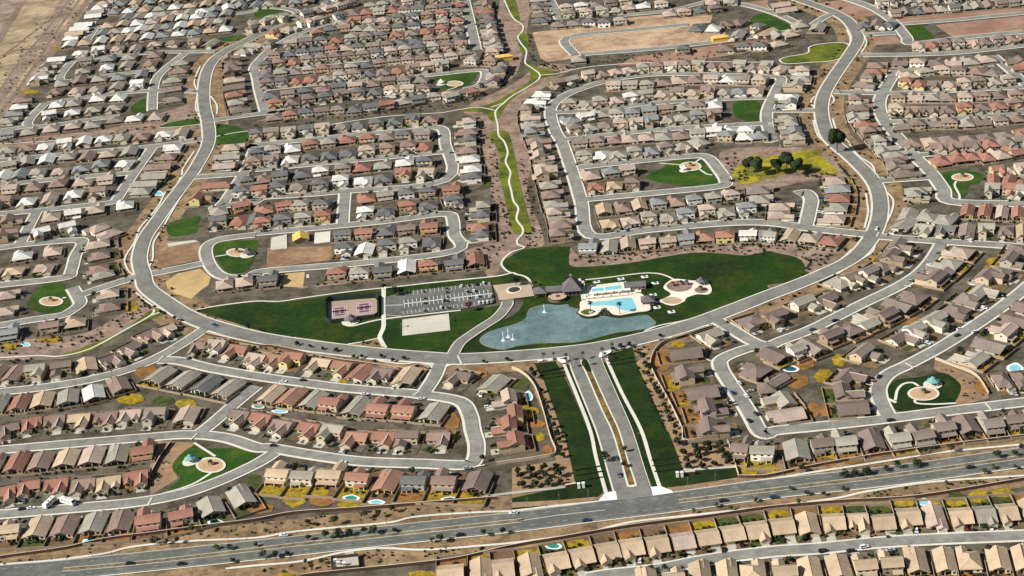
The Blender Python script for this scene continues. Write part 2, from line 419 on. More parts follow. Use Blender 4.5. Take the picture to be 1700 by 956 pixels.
# --- lawns
zone('park_lawn', 'lawn', "02:1305,145 1450,118 1700,95 12:150,95 400,66 600,32 828,22 838,150 838,250 815,325 700,358 600,372 400,343 150,310 02:1700,278 1560,232 1400,185",
     "12:860,12 900,0 11:1000,945 1300,910 1560,880 1700,862 21:30,868 100,900 120,925 11:1700,960 1560,930 12:1580,-10 960,50 862,65",
     "12:862,215 960,205 1375,150 1600,118 1655,88 1672,110 1600,195 1400,300 1330,370 1262,435 1085,428 860,398 826,330 858,260",
     "11:1700,855 1650,825 1640,780 1690,745 21:100,698 360,680 385,700 378,760 400,812 560,812 800,787 1000,752 1200,722 1400,728 1550,740 1700,712 31:60,725 180,750 238,795 245,840 275,862 180,915 32:0,-20 22:1700,28 1450,115 1240,205 1000,255 880,295 650,350 400,385 200,405 0,428 12:1500,437 1362,442 1400,365 1560,250 1700,185 22:60,130 75,85 50,60 21:120,930 90,890")
zone('park_lawn', 'lawn_dark', "22:145,500 290,488 350,600 440,790 508,960 23:515,0 560,200 605,405 540,450 0,520 0,440 425,348 345,0 22:335,960 212,620",
     "22:345,515 400,500 560,955 524,955", "23:528,0 562,0 650,330 665,390 632,392", "22:635,478 640,440 800,395 825,500 1035,960 865,960 705,640",
     "23:1040,0 1140,262 1490,232 1520,300 1250,340 1000,382 960,350 852,0", "22:597,478 640,510 850,960 806,960", "23:808,0 858,20 975,362 932,372", sm=False)
zone('park_lawn', 'lawn_bright', "02:180,110 225,35 300,-20 425,-30 432,20 465,105 440,148 330,172 240,155",
     "03:1145,220 1200,150 1285,95 1320,85 1400,110 1600,110 1700,140 13:30,150 03:1640,235 1550,268 1400,330 1200,388 1115,385 1195,310 1160,270",
     "01:1410,672 1450,658 1690,638 11:10,655 01:1700,720 1640,842 1510,850 1445,775 1425,735", "01:1110,540 1200,500 1330,480 1312,540 1300,590 1135,612",
     "21:890,222 1010,152 1030,120 1240,100 1290,150 1340,210 1358,262 1240,282 1050,268", "20:1480,680 1640,678 1630,800 1590,812 1480,772",
     "30:0,98 90,140 180,190 0,205 20:1600,180 1590,120 1660,90", "30:915,170 1010,165 1100,240 1090,258 972,262", "10:1200,500 1450,484 1462,508 1390,572 1260,597 1212,565",
     "31:1150,210 1250,178 1420,195 1400,262 1335,272 1320,340 1282,352 1222,312", "00:880,700 970,650 975,742 880,747",
     "00:1430,830 1560,838 1640,878 1685,910 1600,945 1428,950", "00:1150,810 1300,788 1332,822 1200,838 1060,845", "00:1455,252 1640,234 1560,272 1480,272", "10:0,68 100,58 205,65 100,95 0,118", "12:1690,690 1720,650 22:90,600 110,640 40,660")
zone('park_lawn', 'lawn_dark', "32:800,662 860,610 1000,592 1150,563 1235,600 1282,660 1245,750 1200,782 1000,818 900,822 840,802 803,730")
zone('park_lawn', 'lawn_lime', "02:400,445 560,392 800,290 1000,150 1055,140 1085,168 900,252 620,412 480,445", "10:1350,737 1550,690 1700,615 20:0,610 110,540 120,480 80,440 130,430 200,455 330,478 340,490 200,522 120,568 0,660 10:1640,732 1600,800 1560,800 1500,745",
     "10:1560,880 1660,870 11:1700,0 21:55,270 125,555 110,590 30,600 11:1700,570 1690,540 1640,310 1610,200 1620,100 1585,0 10:1560,950", "20:0,-20 22,0 52,120 45,150 0,110 10:1660,60 1650,0", "20:28,232 100,228 110,330 65,345",
     "30:80,402 150,375 260,350 285,310 430,290 522,296 538,350 480,400 300,412 150,426")
zone('desert_ground', 'desert', "23:0,470 300,455 560,432 566,452 300,485 0,505", "23:1030,372 1500,315 1700,306 1700,315 1300,372 1075,404", sm=False)
zone('dry_lawn', 'lawn_yellow', "21:1470,180 1600,75 1700,85 31:0,75 290,38 370,45 350,80 460,180 380,200 200,180 0,230 21:1560,270 1480,240")

# --- pavements and roads; each sheet lies a little above the one before
zc_[0] = .30
pave = MB(); road = MB(); drk = MB()
for pts, w in ST: pave.ribbon(pts, w+3.6, step(.0015))
pave.ribbon(loop_pts, [w+3.4 for w in loop_w], step()); pave.ribbon(ave_pts, 23.6, step()); pave.ribbon(hwy_pts, 22.2, step())
def path(s, w=2.0, k=5): pave.ribbon(smooth(G(s), k=k), w*.78, step(.0015))
# footpaths
path("03:-100,890 300,860 680,812 830,775 1000,750 1300,725 1700,706 13:200,672 500,640 880,605 1020,572 1200,553 1500,535 1700,527 23:300,492 570,465", 2.6)
path("23:1070,407 1300,375 1700,318 33:0,318 300,270 600,225 850,185 1100,145 1400,112 1700,85 2000,50", 2.6)
path("13:-200,910 0,890 300,862 560,805 750,780 880,775 1050,785 1200,782 1450,762 1700,740 23:0,745 280,705 530,665 700,620 870,590 1200,555 1700,500 33:0,495 250,470 480,438 650,400 1000,345 1300,318 1700,292 2000,260", 2.6)
path("11:930,950 1150,925 1350,905 1600,880 21:0,858 30,868 80,880 115,905 130,950", 2.4)
path("11:930,950 12:720,15 500,42 300,70 150,92 0,90 02:1700,95 1450,120 1300,148", 2.2)
path("12:848,-5 848,200 846,265 822,325 835,360 858,400", 4.4)
path("12:590,245 640,255 760,225 840,210 1000,190 1360,150", 2.6)
path("12:610,375 700,362 770,345 815,335", 2.0)
path("10:1640,-20 1700,110 20:60,160 75,180 65,215 38,245 60,290 95,335 92,380 88,420 130,452 180,490 175,530 100,582 0,640 10:1640,690 1590,745 1605,830 1612,900 1650,945 11:1640,0 1672,60 1658,120 1690,190 1680,250 21:-5,310 10,380 42,430 30,500 70,560 68,600 35,640 40,670 80,690 0,720 11:1650,760 1630,800 1660,840 1700,860", 2.3)
path("20:185,500 300,490 420,462 560,440 840,420 1200,412 1700,415", 2.2)
path("10:1240,750 1360,728 1480,715 1590,735", 2.2); path("10:1240,750 900,772 620,808 300,860 0,885", 2.0); path("10:1560,715 1660,680", 2)
path("21:440,908 600,893 850,862 960,862 1030,880 1090,912", 2.2)
path("02:-200,475 0,465 250,452 400,455 600,405 850,270 1000,185 1025,145", 2.4); path("02:1000,185 1080,158", 2.4)
path("00:-100,965 300,940 640,912", 2.0); path("00:1060,850 1200,842 1340,825", 2); path("00:1430,910 1550,885 1650,872", 2)
path("03:1290,75 1360,120 1430,165", 2.4); path("03:1410,270 1300,340 1180,385 1080,412", 2.4)
path("32:1000,655 960,632 900,640 860,680 845,750", 2.4); path("32:975,745 990,768 1100,775 1250,768", 2.4); path("32:800,740 850,765", 3)
path("01:1430,750 1505,738", 2.2); path("02:415,70 440,65", 3); path("21:980,130 1110,140 1140,150", 2.2); path("21:1240,165 1290,200 1330,208", 2.2); path("21:1210,130 1250,100", 2.2)
path("31:1250,250 1240,280 1270,340 1270,375", 2.4)
path("10:1270,600 1330,580 1370,550", 2)
path("30:75,400 120,425 300,415 430,405 520,370 540,330 520,290 400,288 280,310 260,355 120,380 75,400", 2.2)
path("22:345,510 430,715 520,950 23:560,180 625,405", 3.0); path("22:625,470 730,700 855,940 23:860,0 920,190 980,365", 3.0)
# meanders beside the loop road
for s in ["01:1290,50 1215,165 1210,200 1165,285 1100,320 1060,400 1000,480 930,560 890,660 830,760 850,840 900,880", "01:1340,170 1270,260 1190,370 1080,560", "01:1060,590 1020,660 1015,760 985,830",
          "31:540,0 600,80 690,140 715,215", "31:780,315 830,370 825,440 790,520", "31:690,620 710,660 690,720 600,780 350,930", "31:650,330 660,400 665,460 640,560", "31:560,700 450,790 200,900 80,955",
          "30:640,240 655,290 620,350", "30:520,200 545,250 535,320 480,400 440,470", "30:310,640 285,680 310,720", "30:420,630 440,665 415,700", "30:430,790 460,870 540,950", "30:300,800 330,900 400,960",
          "00:1330,440 1290,540 1310,600", "00:1310,640 1300,720 1335,790", "00:1400,640 1440,700 1440,760", "22:880,288 980,252 1120,225 1250,190 1400,135", "22:1250,255 1000,335 830,375 700,400", "22:1390,250 1280,255 1200,275",
          "02:900,30 1000,110 1100,150 1300,240", "12:1450,508 1330,505 1250,530", "12:1170,520 1080,498 950,505 700,465 300,400 0,360"]:
    path(s, 2.2)
structure('sidewalk', pave, 'concrete')
zc_[0] = max(zc_[0], .62)
road2 = MB()
for pts, w in ST: road2.ribbon(pts, w, step(.0015))
road.ribbon(loop_pts, loop_w, step()); road.ribbon(smooth(G(AVE2), k=5), 21.6, step())
road.ribbon(smooth(G("12:1310,455 1330,405 1370,355 1500,265 1600,200 1660,130 1675,80"), k=6), 8.5, step())
structure('street', road2, 'street_asphalt'); structure('street', road, 'asphalt')
drk.ribbon(hwy_pts, 20.5, step(.006)); structure('highway', drk, 'asphalt_dark')
# kerbs of the curved drive
kb = MB()
def offs(pts, d):
    out = []
    for i, p in enumerate(pts):
        t = pts[min(i+1, len(pts)-1)]-pts[max(i-1, 0)]; t.z = 0; t.normalize()
        out.append(Vector((p.x-t.y*d, p.y+t.x*d, 0)))
    return out
dr = smooth(G("12:1312,440 1330,405 1370,355 1500,265 1600,200 1660,130 1672,92"), k=6)
for sd in (1, -1): kb.ribbon(offs(dr, sd*4.4), .8, step())
# medians
med = MB(); medk = MB()
hm = [s for s in ("03:420,921 1000,868 1700,786 13:300,750 880,690 1700,600 23:60,596", "23:1108,467 1700,393 33:0,384 850,290 1700,170 2000,125")]
for s in hm:
    p_ = smooth(G(s), k=5); medk.ribbon(p_, 4.2, step(.006)); med.ribbon(p_, 3.4, step(.006))
for s in ("23:60,596 300,560 620,525",): medk.ribbon(G(s), .5, step(.006))
structure('median', med, 'median_dirt')
am = "22:455,500 465,480 488,472 508,490 520,520 600,700 660,830 716,950 23:722,0 770,180 826,345 822,365 800,372 772,370 760,355 715,180 660,0 22:650,950 590,810 500,600"
ap = smooth(G(am), True, 3, 2.0); medk.poly(ap, step(.006))
cen = sum(ap, Vector())/len(ap)
amd = "22:468,505 478,488 500,500 590,700 650,830 705,950 23:711,0 760,180 812,340 808,355 782,358 772,345 726,180 671,0 22:661,950 601,810 512,600"
m = MB(); m.poly(smooth(G(amd), True, 3, 2.0), step(.006)); structure('median', m, 'groundcover')
m = MB(); m.poly(smooth(G("22:462,505 472,485 492,478 506,495 530,555 500,560"), True, 3, .5), step(.006)); structure('median', m, 'lawn_dark')
structure('kerb', kb, 'concrete'); structure('kerb', medk, 'concrete')
# aprons at both ends of the avenue, plaza, court and pool decks
ap = MB()
for s in ("23:570,468 620,410 690,400 700,455", "23:925,372 985,365 1060,395 1075,410 935,430", "22:298,470 350,480 362,500 330,505 300,485", "22:575,450 600,430 655,415 660,430 620,455 580,468", "22:170,487 200,482 205,490 175,495", "22:235,480 270,475 275,487 240,490"):
    ap.poly(G(s), step())
structure('pavement', ap, 'paint_white')
zc_[0] += .02
pz = MB(); pz.poly(G("21:130,935 12:1690,0"), 0) if False else None
pz.poly([at(x, y) for x, y in ((818, 475), (879.5, 468), (887.5, 492.5), (829, 500), (826, 490))], step()); structure('plaza', pz, 'pavers')
pk = MB(); pk.poly([at(x, y) for x, y in ((640, 495), (668, 486), (815, 469.5), (822, 504), (776, 513), (671, 524.5), (640, 524))], step()); structure('parking_lot', pk, 'asphalt_dark')
# white bay lines
ln = MB(); zz = step(.01)
def seg(a, b, w): ln.ribbon([at(*a), at(*b)], w, zz)
seg((670, 506), (817, 488.5), 1.0); seg((640, 508.5), (668, 507.5), .6); seg((640, 524.5), (668, 526), .5)
for i in range(42):
    t = i/41; x = 671+t*143; y = 505.6-t*17.2
    if i % 2 == 0: seg((x-.6, y-6.5), (x+.9, y+6.5), .35)
    if i % 2 == 0: seg((x+1, 484.4-t*15.6+.5), (x+2, 491-t*15.6), .25)
    if i % 2 == 0 and i < 38: seg((x-1, 524-t*17.5-1), (x-2, 518-t*17.5), .25)
# highway lane lines and avenue marks
def dashes(pts, off, w=.14, dash=3, gap=14):
    o = offs(pts, off); acc = 0
    for a, b in zip(o, o[1:]):
        L_ = (b-a).length; n = max(1, int(L_/(dash+gap)))
        for j in range(n):
            p = a.lerp(b, j/n); q = p+(b-a).normalized()*dash
            ln.ribbon([p, q], w, zz)
for o_ in (6.0, -6.0): dashes(hwy_pts, o_)
for o_ in (9.7, -9.7): ln.ribbon(offs(hwy_pts, o_), .12, zz+.004)
structure('road_markings', ln, 'paint_white')

gt_ = MB()
for s_ in ("03:1268,58 1308,18", "03:985,488 1012,440", "32:912,505 965,535", "32:1438,765 1482,815", "12:1045,720 1085,690", "23:900,905 945,955", "22:1275,470 1340,500", "12:1340,455 1365,510", "02:1045,498 1085,455", "31:720,620 735,590", "31:905,945 950,955", "13:1395,250 1520,225"):
    gt_.ribbon(G(s_), 1.1, zz+.006)
structure('gutter', gt_, 'concrete')
# lake and pools (structure), with its rim
LK = "12:1490,340 1540,298 1620,270 1700,248 22:60,225 95,200 105,165 130,135 230,112 300,118 370,112 385,130 440,140 470,150 445,160 450,192 500,208 560,203 600,188 660,198 720,203 800,193 890,182 925,205 952,235 925,268 870,276 780,290 700,298 600,323 500,348 400,364 200,368 50,386 0,399 12:1640,410 1540,390 1500,368"
lkp = smooth(G(LK), True, 4)
zc_[0] = 1.30
m = MB(); c_ = sum(lkp, Vector())/len(lkp)
rim = [c_+(p-c_)*1.008 for p in lkp]
m.poly(rim, .40, skirt=.3); structure('lake_rim', m, 'desert')
m = MB(); m.poly(lkp, .44); structure('lake_water', m, 'lake')
# ------------------------------------------------------------------ houses
def gable_roof(b, x0, x1, y0, y1, ze, zr, ax='y', oh=.55, th=.22, mi=0, ends=(1, 1)):
    if ax == 'x':
        t = MB(); gable_roof(t, y0, y1, x0, x1, ze, zr, 'y', oh, th, mi, ends)
        b.add([(v[1], v[0], v[2]) for v in t.v], [tuple(reversed(f)) for f in t.f], mi); return
    k = (zr-ze)/((x1-x0)/2); xl, xr, xm = x0-oh, x1+oh, (x0+x1)/2; zl = ze-k*oh
    ya, yb = y0-oh*ends[0], y1+oh*ends[1]
    vs = []
    for y in (ya, yb):
        vs += [(xl, y, zl), (xm, y, zr), (xr, y, zl), (xr, y, zl-th), (xm, y, zr-th), (xl, y, zl-th)]
    fs = [(0,1,7,6)[::-1], (1,2,8,7)[::-1], (2,3,9,8)[::-1], (3,4,10,9)[::-1], (4,5,11,10)[::-1], (5,0,6,11)[::-1],
          (0,5,4,1)[::-1], (1,4,3,2)[::-1], (6,7,10,11)[::-1], (7,8,9,10)[::-1]]
    b.add(vs, fs, mi)
def gable_trim(b, x0, x1, y0, y1, ze, zr, ax='y', oh=.55, mi=0, rake=(1, 1)):
    """ridge tiles and barge boards"""
    t = MB(); k = (zr-ze)/((x1-x0)/2 if ax == 'y' else (y1-y0)/2)
    if ax == 'y':
        xm = (x0+x1)/2; t.bar((xm, y0-oh, zr-.05), (xm, y1+oh, zr-.05), .42, .17)
        for y, on in ((y0-oh-.06, rake[0]), (y1+oh+.06, rake[1])):
            if on:
                for x in (x0-oh, x1+oh): t.bar((x, y, ze-k*oh-.16), (xm, y, zr-.16), .16, .3)
    else:
        ym = (y0+y1)/2; t.bar((x0-oh, ym, zr-.05), (x1+oh, ym, zr-.05), .42, .17)
        for x, on in ((x0-oh-.06, rake[0]), (x1+oh+.06, rake[1])):
            if on:
                for y in (y0-oh, y1+oh): t.bar((x, y, ze-k*oh-.16), (x, ym, zr-.16), .16, .3)
    b.add(t.v, t.f, mi)
def hip_roof(b, x0, x1, y0, y1, ze, zr, oh=.55, th=.22, mi=0):
    x0 -= oh; x1 += oh; y0 -= oh; y1 += oh; dx, dy = x1-x0, y1-y0
    xm, ym = (x0+x1)/2, (y0+y1)/2
    if dy >= dx: r1, r2 = (xm, y0+dx/2, zr), (xm, y1-dx/2-.001, zr)
    else: r1, r2 = (x0+dy/2, ym, zr), (x1-dy/2, ym, zr)
    z = ze-.18
    vs = [(x0,y0,z),(x1,y0,z),(x1,y1,z),(x0,y1,z), (x0,y0,z-th),(x1,y0,z-th),(x1,y1,z-th),(x0,y1,z-th), r1, r2]
    if dy >= dx: top = [(0,1,8),(1,2,9,8),(2,3,9),(3,0,8,9)]
    else: top = [(0,1,9,8),(1,2,9),(2,3,8,9),(3,0,8)]
    b.add(vs, top+[(4,5,1,0),(5,6,2,1),(6,7,3,2),(7,4,0,3),(7,6,5,4)], mi)
    return r1, r2, (x0, x1, y0, y1, z)
def hip_trim(b, info, mi=0):
    r1, r2, (x0, x1, y0, y1, z) = info
    if abs(r1[0]-r2[0])+abs(r1[1]-r2[1]) > .3: b.bar((r1[0], r1[1], r1[2]-.05), (r2[0], r2[1], r2[2]-.05), .4, .15, mi)
    cs = [(x0, y0), (x1, y0), (x1, y1), (x0, y1)]
    for c in cs:
        r = min((r1, r2), key=lambda q: (q[0]-c[0])**2+(q[1]-c[1])**2)
        b.bar((c[0], c[1], z-.04), (r[0], r[1], r[2]-.04), .3, .13, mi)
def gwall(b, x0, x1, y0, y1, h, zr=None, ax='y', mi=0):
    b.box(x0, x1, y0, y1, 0, h, mi, top=False)
    if zr:
        zt = zr-.23
        if ax == 'y':
            xm = (x0+x1)/2
            b.add([(x0, y0, h), (x1, y0, h), (xm, y0, zt)], [(0, 1, 2)], mi); b.add([(x0, y1, h), (x1, y1, h), (xm, y1, zt)], [(2, 1, 0)], mi)
        else:
            ym = (y0+y1)/2
            b.add([(x0, y0, h), (x0, y1, h), (x0, ym, zt)], [(2, 1, 0)], mi); b.add([(x1, y0, h), (x1, y1, h), (x1, ym, zt)], [(0, 1, 2)], mi)
def win(side, u, z, w=1.6, h=1.3, wall=0):
    """glass pane standing 4 cm proud of a wall; side f/b/l/r, wall = coordinate of that wall"""
    g_ = MB(); t = .05
    if side in 'fb':
        s = -1 if side == 'f' else 1; y0, y1 = sorted((wall, wall+s*t)); g_.box(u-w/2, u+w/2, y0, y1, z, z+h)
    else:
        s = -1 if side == 'l' else 1; x0, x1 = sorted((wall, wall+s*t)); g_.box(x0, x1, u-w/2, u+w/2, z, z+h)
    return g_
# each kind returns [(part, parent part or None, material key, MB)]; front of the house looks to -y
def kind_gable(v):      # one storey, ridge running front to back, covered patio at the rear
    W, D = (12.0, 20.0) if v == 0 else (11.4, 21.0)
    x0, x1, y0, y1 = -W/2, W/2, -D/2, D/2; ze, zr = 2.9, 5.2
    wl = MB(); gwall(wl, x0+.25, x1-.25, y0+3, y1-3.6, ze, zr); wl.box(x0+.3, x0+6.0, y0+.3, y0+3.02, 0, ze, top=False)
    wl.box(x0+.25, x0+3.4, y1-3.62, y1-.5, 0, ze, top=True)
    tri = MB(); tri.add([(x0+.25, y1-.4, ze-.1), (x1-.25, y1-.4, ze-.1), (0, y1-.4, zr-.3)], [(2, 1, 0), (0, 1, 2)]); tri.add([(x0+.25, y0+.4, ze-.1), (x1-.25, y0+.4, ze-.1), (0, y0+.4, zr-.3)], [(0, 1, 2), (2, 1, 0)])
    wl.add(tri.v, tri.f)
    rf = MB(); gable_roof(rf, x0, x1, y0, y1, ze, zr); tr = MB(); gable_trim(tr, x0, x1, y0, y1, ze, zr)
    ps = [('wall', None, 'wall', wl), ('roof', None, 'roof', rf), ('ridge_cap', 'roof', 'trim', tr)]
    for px_ in (x1-.6, x1-4.6):
        q = MB(); q.box(px_-.2, px_+.2, y1-.75, y1-.35, 0, ze-.1); ps.append(('patio_post', None, 'wall', q))
    ps += [('garage_door', None, 'garage', win('f', x0+3.1, .05, 4.8, 2.2, y0+.3)), ('front_door', None, 'door', win('f', x0+7.2, .05, 1.1, 2.1, y0+3)),
           ('window', None, 'glass', win('f', x1-2.4, .9, 2.0, 1.4, y0+3)), ('window', None, 'glass', win('b', 2.4, .2, 3.0, 2.0, y1-3.6)), ('window', None, 'glass', win('b', x0+1.8, .9, 1.5, 1.3, y1-.5)),
           ('window', None, 'glass', win('l', 2.5, 1.0, 1.6, 1.2, x0+.25)), ('window', None, 'glass', win('r', -1.5, 1.0, 1.6, 1.2, x1-.25))]
    if v == 1:
        rf2 = MB(); gable_roof(rf2, x0, x0+5.8, y0-2.6, y0+6, ze, 4.4, ends=(1, 0)); ps.append(('garage_roof', None, 'roof', rf2))
        wl.box(x0+.3, x0+5.5, y0-2.4, y0+.31, 0, ze, top=False); wl.add([(x0+.3, y0-2.4, ze), (x0+5.5, y0-2.4, ze), (x0+2.9, y0-2.4, 4.15)], [(0, 1, 2)])
        ps[[i for i, p_ in enumerate(ps) if p_[0] == 'garage_door'][0]] = ('garage_door', None, 'garage', win('f', x0+2.9, .05, 4.6, 2.2, y0-2.4))
    return ps
def kind_two(v):        # two storeys, ridge across, low rear patio roof and garage wing in front
    W, D = 12.0, (9.5 if v == 0 else 10.5); x0, x1, y0, y1 = -W/2, W/2, -1.5, -1.5+D; ze, zr = 5.5, 7.7
    wl = MB(); gwall(wl, x0, x1, y0, y1, ze, zr, 'x')
    rf = MB(); gable_roof(rf, x0, x1, y0, y1, ze, zr, 'x'); tr = MB(); gable_trim(tr, x0, x1, y0, y1, ze, zr, 'x')
    # garage wing (front, one storey or two)
    gx0, gx1 = x1-6.2, x1-.2; gh, gr = (2.9, 4.6) if v == 0 else (5.3, 7.0)
    wl.box(gx0, gx1, y0-7.5, y0+.02, 0, gh, top=False); wl.add([(gx0, y0-7.5, gh), (gx1, y0-7.5, gh), ((gx0+gx1)/2, y0-7.5, gr-.23)], [(0, 1, 2)])
    gf = MB(); gable_roof(gf, gx0, gx1, y0-7.5, y0+(1.5 if v == 0 else 3.2), gh, gr, ends=(1, 0))
    ps = [('wall', None, 'wall', wl), ('roof', None, 'roof', rf), ('ridge_cap', 'roof', 'trim', tr), ('garage_roof', None, 'roof', gf)]
    pr = MB(); a, b_ = (x0+.4, x0+6.5) if v == 0 else (x0+.2, x1-.2)
    pr.add([(a, y1, 3.0), (b_, y1, 3.0), (b_, y1+3.4, 2.45), (a, y1+3.4, 2.45), (a, y1, 2.8), (b_, y1, 2.8), (b_, y1+3.4, 2.25), (a, y1+3.4, 2.25)], [(0,1,2,3), (7,6,5,4), (3,2,6,7), (1,5,6,2), (4,0,3,7)])
    ps.append(('patio_roof', None, 'roof', pr))
    for px_ in (a+.3, b_-.3, (a+b_)/2):
        q = MB(); q.box(px_-.2, px_+.2, y1+2.85, y1+3.25, 0, 2.3); ps.append(('patio_post', None, 'wall', q))
    ps += [('garage_door', None, 'garage', win('f', (gx0+gx1)/2, .05, 4.8, 2.2, y0-7.5)), ('front_door', None, 'door', win('f', x0+4.4, .05, 1.1, 2.1, y0))]
    for u in (-3.8, -.2, 3.8): ps.append(('window', None, 'glass', win('b', u, 3.6, 1.5, 1.3, y1)))
    ps += [('window', None, 'glass', win('b', 3.4, .9, 1.8, 1.3, y1)), ('window', None, 'glass', win('b', -2.6, .2, 2.4, 2.0, y1)), ('window', None, 'glass', win('f', x0+2.2, 3.6, 1.5, 1.3, y0)), ('window', None, 'glass', win('f', x0+1.8, .9, 1.8, 1.3, y0)),
           ('window', None, 'glass', win('l', y0+5, 3.6, 1.3, 1.2, x0)), ('window', None, 'glass', win('r', y0+5, 3.6, 1.3, 1.2, x1))]
    if v == 1: ps.append(('window', None, 'glass', win('f', (gx0+gx1)/2, 3.5, 1.8, 1.3, y0-7.5)))
    return ps
def kind_ell(v):        # one storey L: ridge across with a garage wing towards the street
    W = 12.2; x0, x1 = -W/2, W/2; y0, y1 = -2.0, 9.0; ze, zr = 2.9, 5.3
    wl = MB(); gwall(wl, x0, x1, y0, y1, ze, zr, 'x')
    rf = MB(); gable_roof(rf, x0, x1, y0, y1, ze, zr, 'x'); tr = MB(); gable_trim(tr, x0, x1, y0, y1, ze, zr, 'x')
    gx0, gx1 = x0+.1, x0+6.4; gy = y0-8.0; gr = 4.8
    wl.box(gx0, gx1, gy, y0+.02, 0, ze, top=False); wl.add([(gx0, gy, ze), (gx1, gy, ze), ((gx0+gx1)/2, gy, gr-.23)], [(0, 1, 2)])
    gf = MB(); gable_roof(gf, gx0, gx1, gy, y0+4.2, ze, gr, ends=(1, 0)); gt = MB(); gable_trim(gt, gx0, gx1, gy, y0+3.5, ze, gr, rake=(1, 0))
    ps = [('wall', None, 'wall', wl), ('roof', None, 'roof', rf), ('ridge_cap', 'roof', 'trim', tr), ('garage_roof', None, 'roof', gf), ('barge_board', 'garage_roof', 'trim', gt)]
    if v == 1:
        ef = MB(); gable_roof(ef, x1-4.0, x1-.1, y0-4.0, y0+3, ze, 4.2, ends=(1, 0)); ps.append(('porch_roof', None, 'roof', ef))
        wl.box(x1-3.8, x1-.3, y0-3.6, y0+.01, 0, ze, top=False); wl.add([(x1-3.8, y0-3.6, ze), (x1-.3, y0-3.6, ze), (x1-2.05, y0-3.6, 4.0)], [(0, 1, 2)])
        ps.append(('window', None, 'glass', win('f', x1-2.05, .9, 1.6, 1.4, y0-3.6)))
    else: ps.append(('window', None, 'glass', win('f', x1-2.2, .9, 2.0, 1.4, y0)))
    ps += [('garage_door', None, 'garage', win('f', (gx0+gx1)/2, .05, 4.8, 2.2, gy)), ('front_door', None, 'door', win('f', gx1+.9, .05, 1.1, 2.1, y0)),
           ('window', None, 'glass', win('b', -3, .2, 2.6, 2.0, y1)), ('window', None, 'glass', win('b', 3, .9, 1.6, 1.3, y1)), ('window', None, 'glass', win('l', gy+4, 1, 1.5, 1.2, gx0)), ('window', None, 'glass', win('r', y0+5, 1, 1.5, 1.2, x1))]
    return ps
def kind_hip(v):        # one storey under a hipped roof
    W, D = (12.6, 16.5) if v == 0 else (13.2, 14.5); x0, x1, y0, y1 = -W/2, W/2, -D/2+1, D/2+1; ze, zr = 2.9, 5.6
    wl = MB(); wl.box(x0, x1, y0, y1-2.6, 0, ze, top=False); wl.box(x0, x0+5, y1-2.62, y1, 0, ze, top=False)
    rf = MB(); inf = hip_roof(rf, x0, x1, y0, y1, ze, zr); tr = MB(); hip_trim(tr, inf)
    gx0, gx1 = x1-6.0, x1-.1; gy = y0-3.5
    wl.box(gx0, gx1, gy, y0+.02, 0, ze-.05, top=False)
    gf = MB(); gable_roof(gf, gx0, gx1, gy, y0+4, ze, 4.5, ends=(1, 0)); wl.add([(gx0, gy, ze-.05), (gx1, gy, ze-.05), ((gx0+gx1)/2, gy, 4.25)], [(0, 1, 2)])
    ps = [('wall', None, 'wall', wl), ('roof', None, 'roof', rf), ('ridge_cap', 'roof', 'trim', tr), ('garage_roof', None, 'roof', gf)]
    q = MB(); q.box(x1-.5, x1-.1, y1-.5, y1-.1, 0, ze-.3); ps.append(('patio_post', None, 'wall', q))
    ps += [('garage_door', None, 'garage', win('f', (gx0+gx1)/2, .05, 4.8, 2.2, gy)), ('front_door', None, 'door', win('f', gx0-1, .05, 1.1, 2.1, y0)), ('window', None, 'glass', win('f', x0+2.2, .9, 1.9, 1.4, y0)),
           ('window', None, 'glass', win('b', 2.6, .2, 2.8, 2.0, y1-2.6)), ('window', None, 'glass', win('b', x0+2.4, .9, 1.6, 1.3, y1)), ('window', None, 'glass', win('l', 1, 1, 1.5, 1.2, x0)), ('window', None, 'glass', win('r', 0, 1, 1.5, 1.2, x1))]
    return ps
